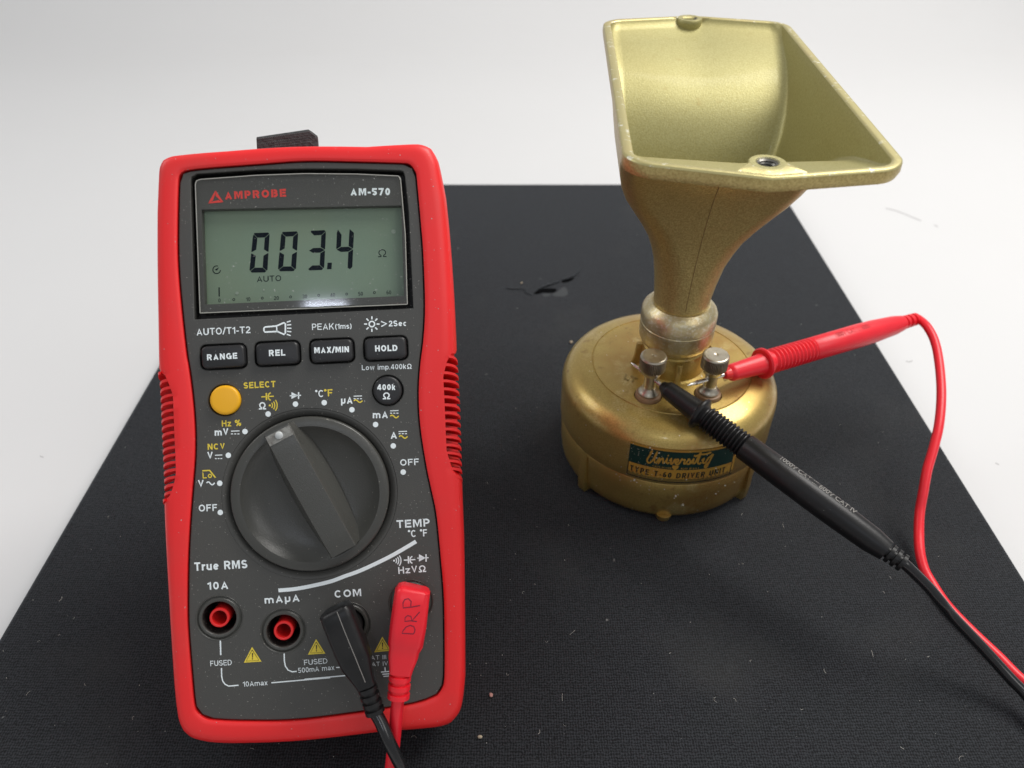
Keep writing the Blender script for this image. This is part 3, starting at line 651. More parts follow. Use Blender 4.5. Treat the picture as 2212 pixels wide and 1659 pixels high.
def digit(ch, TL, TRr, BR, BL):
    on = {'0':'abcdef','3':'abcdg','4':'bcfg'}[ch]; w_ = .275; h_ = .12; g_ = .012
    def B(x, y): 
        a = Vector(TL).lerp(Vector(TRr), x); b = Vector(BL).lerp(Vector(BR), x); return tuple(a.lerp(b, y))
    S = {'a':[(g_*2+.04,0),(.90,0),(1-g_*2-.0,.03),(1-w_,h_),(w_,h_),(.06,.035)], 'd':[(w_,1-h_),(1-w_,1-h_),(.94,.965),(.86,1),(.14,1),(.06,.965)],
         'g':[(.03,.5),(w_,.5-h_/2),(1-w_,.5-h_/2),(.97,.5),(1-w_,.5+h_/2),(w_,.5+h_/2)],
         'b':[(1-w_,h_+.015),(1-.01,.04),(1,.1),(1,.47),(.97,.485),(1-w_,.5-h_/2-.02)], 'c':[(1-w_,.5+h_/2+.02),(.97,.515),(1,.53),(1,.93),(.955,.955),(1-w_,1-h_-.015)],
         'f':[(w_,h_+.015),(.04,.04),(0,.08),(0,.47),(.03,.485),(w_,.5-h_/2-.02)], 'e':[(w_,.5+h_/2+.02),(.03,.515),(0,.53),(0,.93),(.045,.955),(w_,1-h_-.015)]}
    if ch == '4': S['b'][1] = (1-w_+.02, 0); S['f'][1] = (.06, 0); S['c'] = [(1-w_,.5+h_/2+.02),(.97,.515),(1,.53),(1,.95),(1-w_/2,1.0),(1-w_,.965)]
    mb = MB()
    for s in on: poly(mb, [B(*p) for p in S[s]], ZL)
    mb.build('lcd_digit', 'lcdseg', lcd, smooth=0, fix=False)
digit('0', (547.1,503.3), (582.6,502.2), (577.4,588.4), (538.4,588.8)); digit('0', (607.8,501), (644.3,499.6), (639,585.7), (600,586))
digit('3', (669.6,498.5), (704.3,497), (700,583), (663.5,584.2)); digit('4', (728,496), (765,494.5), (760.8,581), (724.5,582.5))
mb = MB(); poly(mb, [(707.6,567.5),(717,567.3),(716,581.4),(706.4,581.6)], ZL); mb.build('decimal_point', 'lcdseg', lcd, smooth=0, fix=False)
for a in (('AUTO',3,1300,665,3,1605,652,72,.004),('0',3,822,916,3,850,915,46,0),('10',3,1168,903,3,1220,900,46,0),('20',3,1514,888,3,1574,885,46,0),('30',3,1868,868,3,1926,866,46,0),('40',4,320,850,4,378,847,46,0),('50',4,668,835,4,724,832,46,0),('60',4,1018,818,4,1076,816,46,0),('Ω',4,912,355,4,1018,353,96,-.008)):
    T(*a[:8], 'lcdseg', a[8], ZL, lcd)
for n, x, y in ((3,1013,883),(3,1367,865),(3,1720,850),(3,2070,830),(4,522,815),(4,867,797)):
    sym([(n, arcp(x, y, 13, 0, 360, 12), 7)], 'lcdseg', z=ZL, parent=lcd, name='scale_ring')
sym([(3, [(830,732),(832,845)], 15)], 'lcdseg', z=ZL, parent=lcd, name='bar_segment')
sym([(3, arcp(800,512,48,5,290,14), 11)], 'lcdseg', z=ZL, parent=lcd, polys=[(3, [(828,482),(775,512),(805,522)])], name='clock_symbol')
# lens
mb = MB(); lp_ = px_poly(lens_px, .5)
def shrink(pl, d):
    a = inset(pl, d); return a if abs(area2(a)) < abs(area2(pl)) else inset(pl, -d)
mb.add([L(*p, .55) for p in shrink(lp_, .5)], [tuple(range(len(lp_)))])
mb.loft([[L(*p, .55) for p in shrink(lp_, .5)], [L(*p, .1) for p in lp_]]); mb.build('display_lens', 'lens', meter, smooth=0)
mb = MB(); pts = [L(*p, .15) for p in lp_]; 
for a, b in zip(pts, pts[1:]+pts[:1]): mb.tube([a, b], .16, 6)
mb.build('lens_edge_glint', 'edge_glint', meter, smooth=40)
MT['smudge'] = mat('dried_smudge', (.30, .35, .29), .6, var=[(900, .45, .6, (.23, .29, .23))])
for px_, py_, r_ in ((850, 500, 1.05), (512, 633, .75), (570, 626, .45), (772, 548, .4)):
    mb = MB(); poly(mb, disc_pts((px_, py_), r_/.1475*.5*1.4, 14), -4.55); mb.build('dried_spot', 'smudge', lcd, smooth=0, fix=False)
# buttons
def button(pl, z1, m, label=None):
    mb = MB(); r = [(0,-2.6),(0,z1-.9),(.12,z1-.45),(.4,z1-.12),(.9,z1)]
    mb.loft([[L(*p, z) for p in shrink(pl, d)] if d else [L(*p, z) for p in pl] for d, z in r], True, False, True)
    o = mb.build('push_button', m, meter, smooth=50)
    if label: o['label'] = label
    return o
for (c, s), (nn, x0, y0, x1, y1, cp) in zip(BT, ((3,680,1640,1058,1618,75),(3,1450,1588,1655,1580,78),(4,118,1552,552,1538,74),(4,875,1530,1155,1522,76))):
    b_ = button(rrect(c, BW-.5, BH-.5, 1.6, n=5, rot=R(.8), z=1.2), 1.9, 'button', 'black '+s+' button'); T(s, nn, x0, y0, nn, x1, y1, cp, 'white', .04, 1.96, b_)
def rbutton(c, r, z1, m, label):
    u, v = uv(*c, z1); mb = MB(); mb.lathe(L(u, v, 0), en, [(-2.5, r), (z1-.8, r), (z1-.3, r-.15), (z1-.05, r-.5), (z1, r-1.1)], 48)
    o = mb.build('push_button', m, meter, smooth=50); o['label'] = label; return o
rbutton((485.4,864.4), 4.62, 1.7, 'yellow_button', 'round yellow button')
b_ = rbutton((837,843.6), 4.62, 1.3, 'button', 'round black button marked 400k ohm')
T('400k', 6, 903,430, 6, 1130,428, 72, 'white', .035, 1.36, b_); T('Ω', 6, 970,545, 6, 1065,543, 86, 'white', .02, 1.36, b_)
# jacks
for i, c in enumerate(JK):
    u, v = uv(*c, 0); mb = MB()
    mb.lathe(L(u, v, 0), en, [(-16, 5.15), (-.5, 5.15), (.1, 5.25), (.25, 5.5), (.2, 6.1), (-.3, 6.4), (-.4, 6.7), (0.05, 6.95), (.1, 7.15), (-.05, 7.3), (-1.5, 7.3)], 48, cap=False)
    j = mb.build('input_jack', 'grey_dial', meter, smooth=50)
    mb = MB(); mb.lathe(L(u, v, 0), en, [(-16, 5.1), (-15.9, .1)], 24); mb.build('jack_floor', 'dark', j, smooth=0)
    mb = MB(); mb.lathe(L(u, v, 0), en, [(-.45, 5.12), (-15.5, 5.12)], 32, cap=False); mb.build('jack_lining', 'dark', j, smooth=50)
    mb = MB(); mb.lathe(L(u, v, 0), en, [(-15, 3.1), (-.5, 3.1), (-.2, 2.95), (-.15, 2.6), (-.25, 2.3), (-13, 2.25), (-13.1, .1)], 32, cap=False)
    mb.build('socket_sleeve', 'red_tube' if i != 2 else 'dark', j, smooth=50)
# rotary dial
def dial():
    Rr = 24.6; u0, v0 = uv(*DC, 1.6); mb = MB(); rings = []
    ax2 = Vector(uv(596, 928, 9))-Vector(uv(744, 1195, 9)); ax2.normalize(); nr = Vector((-ax2.y, ax2.x))
    def hz(x, y):
        r = math.hypot(x, y); d = abs(x*nr.x+y*nr.y)
        e = max(0, 1-(r/21.6)**4) if r < 21.6 else 0
        s = 1-math.exp(-(((21.6-r)/5.0)**1.0)*1.35) if r < 21.6 else 0
        return 2.0-4.2*s+2.0*math.exp(-(d/5.0)**2)*min(1, s)
    n = 120; rr = [.01]+[i*.9 for i in range(1, 24)]+[21.3, 21.6, 21.9]
    for r in rr: rings.append([L(u0+r*math.cos(2*math.pi*i/n), v0+r*math.sin(2*math.pi*i/n), hz(r*math.cos(2*math.pi*i/n), r*math.sin(2*math.pi*i/n))) for i in range(n)])
    for r, z in ((24.0, 1.95), (24.4, 1.7), (24.6, 1.2), (24.6, -2.5)): rings.append([L(u0+r*math.cos(2*math.pi*i/n), v0+r*math.sin(2*math.pi*i/n), z) for i in range(n)])
    mb.loft(rings); d = mb.build('rotary_dial', 'grey_dial', meter, smooth=40)
    # handle: top face corners measured at 8.5 mm
    zt = 7.6
    top = [uv(*k(5, 1450, 965), zt), uv(*k(5, 1625, 885), zt), uv(*k(8, 598, 790), zt), uv(*k(8, 362, 942), zt)]
    c0 = Vector(top[0]).lerp(Vector(top[1]), .5); c1 = Vector(top[2]).lerp(Vector(top[3]), .5); hw = 4.05; N_ = 26; mb = MB(); rows = []
    ax = (c1-c0); ln = ax.length; ax.normalize(); pn = Vector((-ax.y, ax.x))     # pn points to the right when looking down the handle
    for i in range(N_+1):
        t = i/N_; c = c0.lerp(c1, t); bl = .35+.65*math.sin(math.pi*t); s0 = hw+.35*bl; z_ = zt-.6*(1-min(1, t*8))-.5*(1-min(1, (1-t)*10))
        lo = -.6
        prof_ = [(-s0-1.0-1.9*bl, lo), (-s0-.75*bl, z_*.45), (-s0-.1, z_-.55), (-s0+.3, z_), (0, z_+.12), (s0-.3, z_), (s0+.05, z_-.35), (s0+.9*bl+.1, z_*.45), (s0+1.0+2.2*bl, lo)]
        rows.append([L(c.x+pn.x*a, c.y+pn.y*a, z) for a, z in prof_])
    mb.loft(rows, False); mb.f.append(tuple(range(len(rows[0])))); n0 = len(mb.v)-len(rows[0]); mb.f.append(tuple(range(n0, n0+len(rows[0]))))
    h = mb.build('pointer_handle', 'grey_dial', d, smooth=35)
    mb = MB(); zz = zt+.14
    w0 = [(a, t) for a, t in ((-3.9, .012), (3.9, .012), (3.95, .085), (-3.95, .085))]
    mb.add([L(*(c0.lerp(c1, t)+pn*a), (zz-.4) if t < .05 else zz-.08) for a, t in w0]+[L(*(c0.lerp(c1, t)+pn*a), 7.0-.5) for a, t in w0], [(0,1,2,3),(0,1,5,4),(1,2,6,5),(2,3,7,6),(3,0,4,7)])
    mb.build('pointer_tip', 'tipgrey', d, smooth=0)
    mb = MB(); u1, v1 = c0.lerp(c1, .045); mb.lathe(L(u1, v1, zz-.4), en, [(0, 1.25), (.45, 1.2), (.7, .8), (.8, .05)], 20); mb.build('pointer_dot', 'dotgrey', d, smooth=60)
MT['tipgrey'] = mat('worn_grey_paint', (.26, .26, .24), .5, var=[(600, .4, .65, (.12, .11, .10))])
MT['dotgrey'] = mat('light_grey_dot', (.50, .52, .52), .35)
dial()
# strap
def strap():
    mb = MB(); n = 14; rows = []
    for i in range(21):
        t = i/20; px = 556+(686-556)*t; top = 296.5-16.5*min(1, t/.86)+max(0, t-.86)/.14*14
        rows.append((px, top))
    A = []
    for px, top in rows:
        prof_ = []
        u, vt = uv(px, top, -14); vb = uv(px, 345, -14)[1]
        for a in range(0, 181, 15): prof_.append(L(u, vt-1.6+1.6*math.sin(R(a)), -14+1.9*math.cos(R(a))))
        prof_.append(L(u, vb, -15.9)); prof_.insert(0, L(u, vb, -12.1)); A.append(prof_)
    mb.loft(A, True, True, True); st_ = mb.build('hanging_strap', 'strap', meter, smooth=60)
    mb = MB()                                  # raised yarn crossings of the webbing
    for i in range(34):
        for j in range(7):
            px = 558+126*(i+.5*(j % 2))/34; t = (px-556)/130; top = 296.5-16.5*min(1, t/.86)+max(0, t-.86)/.14*14; py = top+5.0+j*5.4
            if py > 336: continue
            c = M(px, py, -12.2); d = (ex*(1 if j % 2 else -1)*.55+ey*.5).normalized(); s_ = en.cross(d); rr = []
            for a_, b_ in ((-.42, .08), (-.2, .2), (0, .24), (.2, .2), (.42, .08)): rr.append([c+d*a_-s_*b_, c+d*a_+en*(b_*1.1), c+d*a_+s_*b_])
            mb.loft(rr, False)
    o = mb.build('yarn', 'yarn', st_, smooth=60); o['kind'] = 'stuff'
strap()
# tilt stand at the back, resting on the board
def stand():
    mb = MB(); top = L(0, 18, -32.5); a = L(-67, 20, -32.5); b = L(-67, 20, -32.5)
    hx = ex.copy(); hx.z = 0; hx.normalize(); c = L(uv(650, 700)[0], 20, -32.5); foot = Vector((c.x, 0, 0)); 
    foot = c+Vector((0, c.z*.62, -c.z+.8)); d = (foot-c).normalized(); n_ = hx.cross(d).normalized()
    mb.box((c+foot)/2, 24, (foot-c).length/2, 1.4, ex, d, n_); mb.build('tilt_stand', 'red', meter, smooth=0)
stand()

# ================================================================== GOLD HORN AND DRIVER
AX = Vector((71.2, 271, 0))
horn = thing('horn_loudspeaker', 'gold painted horn loudspeaker with round driver standing upright on the board at the right', 'loudspeaker', AX)
def P(x, y, z): return AX+Vector((x, y, z))
def boolean(o, cutters):
    for c in cutters:
        md = o.modifiers.new('b', 'BOOLEAN'); md.operation = 'DIFFERENCE'; md.solver = 'EXACT'; md.object = c
    dg = bpy.context.evaluated_depsgraph_get(); dg.update(); me = bpy.data.meshes.new_from_object(o.evaluated_get(dg)); o.modifiers.clear()
    old = o.data; o.data = me; bpy.data.meshes.remove(old)
    for c in cutters: bpy.data.objects.remove(c)
    me.shade_smooth(); me.set_sharp_from_angle(angle=R(28))
posts = [WZ(1400, 854.3, 52.5), WZ(1529.2, 851.8, 52.5)]
mb = MB(); mb.lathe(AX, (0,0,1), [(1.0, .1), (1.0, 41.5), (1.3, 43.9), (2.3, 45.7), (4.2, 46.7), (8.5, 47.2), (15, 47.4), (23.4, 47.7), (23.9, 47.35), (24.0, 43)], 128); mb.build('lower_housing', 'gold', horn, smooth=40)
mb = MB(); mb.lathe(AX, (0,0,1), [(24.0, 43), (24.1, 47.5), (24.3, 48.0), (24.8, 48.2), (30, 48.15), (42.3, 48.15), (44.3, 47.8), (46.2, 47.0), (48, 45.7), (49.7, 43.8), (50.8, 41.7), (51.5, 39.4), (51.95, 37.2), (52.3, 35.4), (51.95, 35.2), (51.95, 34.9), (52.4, 34.65), (52.5, 30), (52.5, .1)], 160)
up = mb.build('upper_housing', 'gold', horn, smooth=40)
cut = []
for p in posts:
    c = MB(); c.lathe(Vector((p.x, p.y, 46)), (0,0,1), [(0, 5.9), (10, 5.9)], 40); o = c.build('cut', 'gold', horn, smooth=0); o.parent = horn; cut.append(o)
boolean(up, cut)
# lugs and feet
for (x, y) in ((-42.7+1.5, -30.4+1), (34.3+2.2, -34.4-.5), (40, 30), (-38, 34)):
    d = Vector((x, y, 0)).normalized(); s = Vector((-d.y, d.x, 0)); mb = MB()
    rings = []
    for z, ou in ((.2, .5), (1.5, 1.4), (8, 1.6), (20, 1.2), (24.5, .2)):
        c = AX+d*45.2+Vector((0, 0, z)); rings.append([c+d*(ou+2.0)+s*-2.0, c+d*(ou+2.4), c+d*(ou+2.0)+s*2.0, c-d*4+s*2.3, c-d*4-s*2.3])
    mb.loft(rings, True, True, True); mb.build('mounting_lug', 'gold', horn, smooth=40)
for a in (-95, 24, 144):
    mb = MB(); mb.lathe(AX+Vector((44.6*math.cos(R(a)), 44.6*math.sin(R(a)), 0)), (0,0,1), [(0, 2.2), (.6, 3.2), (3.4, 3.8)], 16); mb.build('foot', 'gold', horn, smooth=40)
# neck boss with fins and screws
mb = MB(); mb.lathe(AX, (0,0,1), [(52.4, 15.6), (53.2, 14.4), (62, 14.0), (63.5, 13.6), (64, 13.0), (67.5, 12.6), (68, 5)], 64); mb.build('throat_boss', 'gold', horn, smooth=30)
for a in (178, -90, -2, 90):
    d = Vector((math.cos(R(a)), math.sin(R(a)), 0)); s = Vector((-d.y, d.x, 0)); mb = MB(); rings = []
    for z, ou in ((52.4, 17.6), (56, 16.6), (62.5, 16.2), (63.2, 15.9)): c = AX+Vector((0,0,z)); rings.append([c+d*12-s*1.3, c+d*ou-s*1.0, c+d*(ou+.3), c+d*ou+s*1.0, c+d*12+s*1.3])
    mb.loft(rings, True, True, True); mb.build('boss_fin', 'gold', horn, smooth=25)
mb = MB(); mb.lathe(AX, (0,0,1), [(65.0, 9), (65.0, 12.9), (65.4, 13.9), (66.6, 15.0), (68.2, 15.7), (69.5, 15.95), (75.8, 15.95), (76.0, 15.8), (76.4, 15.8), (76.6, 16.0), (80.9, 15.95), (82.2, 15.5), (83.6, 14.3), (84.6, 13.2), (85.3, 12.4), (85.3, 9)], 96); mb.build('throat_nut', 'nut', horn, smooth=24)
# embossed letters beside the posts
def emboss(s, px0, px1, y0, y1, cap): 
    return print_text(s, (px0, y0), (px1, y1), cap, 'emb', up, conv=lambda a, b: WZ(a, b, 52.78), off=.02, name='embossed_letters')
emboss('LT', 1347, 1374, 817, 827, 11); emboss('L', 1566, 1574, 822, 817, 9)
# binding posts
def post(p):
    mb = MB(); c = Vector((p.x, p.y, 0)); mb.lathe(c, (0,0,1), [(48, 5.5), (53.2, 5.5), (53.9, 5.2), (54.1, 4.6), (54.1, 3)], 40); b = mb.build('binding_post', 'nickel', horn, smooth=40)
    b.data.materials.clear(); b.data.materials.append(MT['insul'])
    mb = MB(); mb.lathe(c, (0,0,1), [(54.0, 4.3), (54.9, 4.4), (55.6, 4.0), (56.1, 3.4), (57.5, 2.95), (57.5, 2.6), (66, 2.6)], 36); mb.build('post_stem', 'nickel', b, smooth=35)
    mb = MB(); mb.lathe(c, (0,0,1), [(64.4, 2.7), (64.6, 3.9), (66.0, 4.3), (67.2, 5.2)], 48); rings = []; n = 144
    for z, r, kn in ((67.2, 5.3, 1), (67.5, 5.5, 1), (72.6, 5.5, 1), (73.1, 5.45, 0), (73.7, 5.1, 0), (73.85, 4.7, 0), (73.75, 1.0, 0), (73.55, .5, 0), (73.5, .02, 0)):
        rings.append([c+Vector((math.cos(2*math.pi*i/n)*(r-(.38 if i % 3 == 0 and kn else 0)), math.sin(2*math.pi*i/n)*(r-(.38 if i % 3 == 0 and kn else 0)), z)) for i in range(n)])
    mb.loft(rings, True, True, False); mb.build('knurled_knob', 'nickel', b, smooth=20)
for p in posts: post(p)
# curved label
def onCyl(ang, z, r=48.15):
    return AX+Vector((r*math.sin(ang), -r*math.cos(ang), z))
def cylhit(px, py, r=48.15):
    d = ray(px, py); ox, oy = -AX.x, -AX.y; a = d.x*d.x+d.y*d.y; b = 2*(ox*d.x+oy*d.y); c = ox*ox+oy*oy-r*r
    t = (-b-math.sqrt(max(b*b-4*a*c, 0)))/(2*a); return CAMP+d*t
def s3(x, y): return ((2150+x/2.212)/1.8228, (1200+y/2.212)/1.8228)
def lblpatch(corners, m, r, name, parent, nx=24):
    TLc, TRc, BRc, BLc = corners; mb = MB(); rows = []
    for j in range(3):
        row = []
        for i in range(nx+1):
            s = i/nx; a = math.atan2(TLc.x, -TLc.y)*(1-s)+math.atan2(TRc.x, -TRc.y)*s; z = (TLc.z*(1-s)+TRc.z*s)*(1-j/2)+(BLc.z*(1-s)+BRc.z*s)*j/2
            row.append(onCyl(a, z, r))
        rows.append(row)
    mb.loft(rows, False); return mb.build(name, m, parent, smooth=60, fix=False)
cl = cylhit(*s3(700, 1470)); crn = cylhit(*s3(1590, 1480)); a0 = math.asin((cl.x-AX.x)/48.15); a1 = math.asin((crn.x-AX.x)/48.15)
zb, zt_ = 25.7, 44.6; zm_ = 33.4
def V(a, z): return Vector((math.sin(a), -math.cos(a), z))
lab = lblpatch((V(a0, zt_), V(a1+.03, zt_), V(a1+.03, zb), V(a0, zb)), 'lb_gold', 48.17, 'name_label', horn)
lblpatch((V(a0, zt_-1.1), V(a1, zt_-1.1), V(a1, zm_), V(a0, zm_)), 'lb_green', 48.21, 'green_band', lab)
for z0, z1, b0, b1 in ((zb, zb+.5, a0, a1+.03), (zm_, zb, a0, a0+.008), (zm_, zb, a1, a1+.008)):
    lblpatch((V(b0, z0), V(b1, z0), V(b1, z1), V(b0, z1)), 'lb_black', 48.23, 'label_border', lab)
def cyltext(s, aL, aR, z, capz, m, off=0., shear=0., rise=0.):
    vs, fs = text_mesh(s, off, shear); x0 = min(v.x for v in vs); x1 = max(v.x for v in vs); mb = MB()
    mb.add([onCyl(aL+(aR-aL)*(v.x-x0)/(x1-x0), z+v.y/_cap*capz+rise*(v.x-x0)/(x1-x0), 48.27) for v in vs], fs); return mb.build('label_text', m, lab, smooth=0, fix=False)
def ang(px, py): h = cylhit(px, py); return math.asin(max(-1, min(1, (h.x-AX.x)/48.15)))
def cy(a, b): return cylhit(a, b, 48.31)
stroke_text('TYPE T-60 DRIVER UNIT', s3(732, 1452), s3(1555, 1462), .1, 'lb_black', lab) if False else None
def label_line(s_, x0, x1, z, cap, w, m):
    aL, aR = ang(*s3(x0, 1440)), ang(*s3(x1, 1440))
    return stroke_text(s_, (aL*48.2, -z), (aR*48.2, -z), cap, m, lab, w, lambda a, b: onCyl(a/48.2, -b, 48.29), name='label_text', gap=.34)
label_line('TYPE T-60 DRIVER UNIT', 730, 1555, 28.6, 3.1, .17, 'lb_black')
label_line('WHITE PLAINS', 920, 1088, 33.9, .9, .16, 'lb_gold'); label_line('MADE IN U.S.A.', 1172, 1335, 33.9, .9, .16, 'lb_gold')
mb = MB()
for j_, pts_ in enumerate(([(905,1295),(925,1272),(918,1290),(895,1325),(880,1352),(888,1374),(908,1374),(935,1345),(958,1300),(968,1285),(958,1312),(945,1348),(948,1374),(962,1374)],
    [(962,1374),(985,1338),(990,1345),(978,1382),(1000,1350),(1018,1338),(1020,1355),(1020,1378),(1040,1368)], [(1040,1368),(1056,1340),(1050,1370),(1062,1382),(1075,1370)], [(1061,1310),(1067,1318)],
    [(1075,1362),(1092,1342),(1088,1384),(1105,1378),(1122,1348),(1135,1355)], [(1128,1378),(1150,1365),(1152,1348),(1134,1352),(1126,1378),(1142,1392),(1165,1378)],
    [(1165,1378),(1183,1345),(1194,1353),(1210,1350),(1202,1383),(1220,1382)], [(1220,1382),(1242,1345),(1256,1362),(1248,1386),(1226,1386)], [(1258,1385),(1286,1345),(1280,1380),(1300,1378)], [(1290,1312),(1297,1319)],
    [(1300,1378),(1330,1318),(1352,1275),(1335,1330),(1322,1372),(1334,1386),(1352,1372)], [(1298,1322),(1345,1305),(1395,1300),(1440,1285)],
    [(1356,1360),(1376,1340),(1366,1375),(1388,1374),(1415,1335),(1458,1300)], [(1458,1300),(1425,1360),(1398,1412),(1382,1414),(1392,1392),(1425,1368)])):
    P_ = [(p.x, p.y) for p in catmull(pts_, 5)] if len(pts_) > 2 else pts_
    A_, B_, cl_ = miter([s3(a-1.0*(1345-b)*0, b) for a, b in P_], 15/4.03); n_ = len(A_)
    mb.add([cylhit(p.x, p.y, 48.29+.004*j_) for p in A_+B_], [(i, i+1, n_+i+1, n_+i) for i in range(n_-1)])
mb.build('script_lettering', 'lb_gold', lab, smooth=0, fix=False)
mb = MB(); aa = ang(*s3(1128, 1400)); mb.add([onCyl(aa+dx*.022, 34.0+dz*2.0, 48.27) for dx, dz in ((-1.3,1),(1.3,1),(1.2,.3),(.4,-.2),(.8,-.6),(-.8,-.6),(-.4,-.2),(-1.2,.3))], [tuple(range(8))]); mb.build('label_emblem', 'lb_gold', lab, smooth=0, fix=False)
# paint chips and spatter on the housing and its label
MT['chip'] = mat('bare_metal_chip', (.58, .54, .42), .6, .1)
rc_ = random.Random(5); mb = MB()
def s4(x, y): return ((2150+x/2.212)/1.8228, (1600+y/2.212)/1.8228)
def chip(px, py, r, rad):
    n = rc_.choice((5, 6, 7)); mb.add([cylhit(px+r*rc_.uniform(.5, 1.2)*math.cos(2*math.pi*i/n), py+r*rc_.uniform(.4, 1.1)*math.sin(2*math.pi*i/n), rad) for i in range(n)], [tuple(range(n))])
for x, y, r in ((770,640,3.2),(790,662,1.8),(740,650,1.5),(1030,722,1.8),(1130,782,3.4),(1118,800,1.6),(1150,770,1.4),(1195,858,3.0),(1180,862,1.5),(1480,762,2.2),(1500,742,1.4),(1560,690,1.8),(1220,640,1.2),(640,610,1.2),(612,590,1.6),(560,428,1.1),(440,690,1.3),(900,700,1.1),(1400,800,1.1),(1320,905,1.0),(1640,660,1.3)):
    chip(*s4(x, y), r, 47.78 if y > 690 else 48.36)
for i in range(70):
    x = 700+330*rc_.random()**1.6; chip(*s3(x, rc_.uniform(1195, 1500)), rc_.uniform(.35, 1.0), 48.36)
for x, y, r in ((905,1245,3.2),(930,1295,2.6),(965,1335,3.0),(925,1260,2.2),(1480,1425,3.6),(1490,1450,2.0),(1030,1380,1.8),(870,1465,1.4),(1225,1525,1.6),(760,1210,1.4),(745,1250,1.2)): chip(*s3(x, y), r*.75, 48.36)
o = mb.build('paint_chips', 'chip', horn, smooth=0, fix=False); o['kind'] = 'stuff'
# horn body
YAW = R(-3.0); NQ = 17
def section(z, a, b, cr, bow=0., hc=Vector((0, 0, 0)), taper=0.):
    cr = min(cr, a, b); out = []
    nseg = 9
    # corners with arcs, straight sides subdivided
    cs = [(1, 1, 0), (-1, 1, 90), (-1, -1, 180), (1, -1, 270)]; pts = []
    for i, (sx, sy, a0_) in enumerate(cs):
        for j in range(NQ):
            t = R(a0_+90*j/(NQ-1)); pts.append((sx*(a-cr)+cr*math.cos(t), sy*(b-cr)+cr*math.sin(t)))
        sx2, sy2, a2 = cs[(i+1) % 4]; t = R(a2); e = (sx2*(a-cr)+cr*math.cos(t), sy2*(b-cr)+cr*math.sin(t)); s_ = pts[-1]
        for j in range(1, 10): pts.append((s_[0]+(e[0]-s_[0])*j/10, s_[1]+(e[1]-s_[1])*j/10))
    for x, y in pts:
        if abs(y) > b-cr*1.01-.001:
            y += math.copysign(bow*(1-abs(x)/a), y)
        X = x*math.cos(YAW)-y*math.sin(YAW); Y = x*math.sin(YAW)+y*math.cos(YAW); out.append(P(X+hc.x, Y+hc.y, z))
    return out
outer = [(80,11.4,11.4,11.4),(88,11.7,11.7,11.7),(96,12.7,11.9,11.8),(105,14.2,12.6,11.8),(112,16.4,13.4,11.4),(118,18.8,14.4,11),(124,22.3,15.8,10.5),(130,26.3,17.4,10),(136,30,19.4,9),(142,32.4,22,8),(148,33.8,25.4,7.5),(154,34.74,30.46,7),(160,35.45,37.15,7),(164,35.88,44.62,6.5),(167,36.19,51.96,6.5),(169.3,36.57,59.23,6.5),(170.6,37.11,66.38,7),(171.3,37.94,71.96,7.5),(171.6,38.65,73.69,8)]
inner = [(175.6,35.79,72.15,5),(174.4,35.44,71.52,4.5),(172.8,35.09,67.63,4),(170.5,34.71,59.37,4),(167.5,34.21,49.02,3.8),(164,33.68,40.62,3.6),(160,33.15,33.65,3.4),(155,32.37,27.08,3.2),(149,31.2,22,3.2),(143,29.8,19,3.2),(137,27.5,16.6,3.5),(131,24.2,14.6,4),(124,19.8,12.6,5),(116,15,11,6),(106,11,9.8,8),(95,9,9,9),(86,8.6,8.6,8.6)]
bowf = lambda z: 0 if z < 158 else 8.5*min(1, (z-158)/13.5)
def hcen(z): t = max(0, min(1, (z-84)/92)); return Vector((2.4*t, 1.0*t+2.2*t**3, 0))
rings = [section(z, a, b, cr, bowf(z), hcen(z)) for z, a, b, cr in outer]
rings += [section(z, a, b, cr, 8.5, hcen(z)) for z, a, b, cr in ((173.5,39.0,74.6,8),(175.4,38.9,74.5,7.9))]
rings += [section(z, a, b, cr, bowf(z), hcen(z)) for z, a, b, cr in inner]
no_ = len(outer)+2
mb = MB(); mb.loft(rings[:no_]); hb = mb.build('horn_body', 'gold_shaded', horn, smooth=38, fix=False)
mb = MB(); mb.loft([section(175.6, 35.8, 72.2, 5.0, 8.5, hcen(175.6))]+rings[no_:], True, False, True); mb.build('horn_interior', 'gold_lit', horn, smooth=38, fix=False)
rim_ = [section(z, a, b, cr, 8.5, hcen(z)) for z, a, b, cr in ((175.4,38.9,74.5,7.9),(175.85,38.75,74.35,7.7),(176.05,38.3,73.9,7.3),(176.05,36.6,72.8,5.8),(175.9,36.0,72.5,5.4),(175.6,35.8,72.2,5.0))]
mb = MB(); mb.loft(rim_); mb.build('mouth_rim', 'rim', horn, smooth=50)
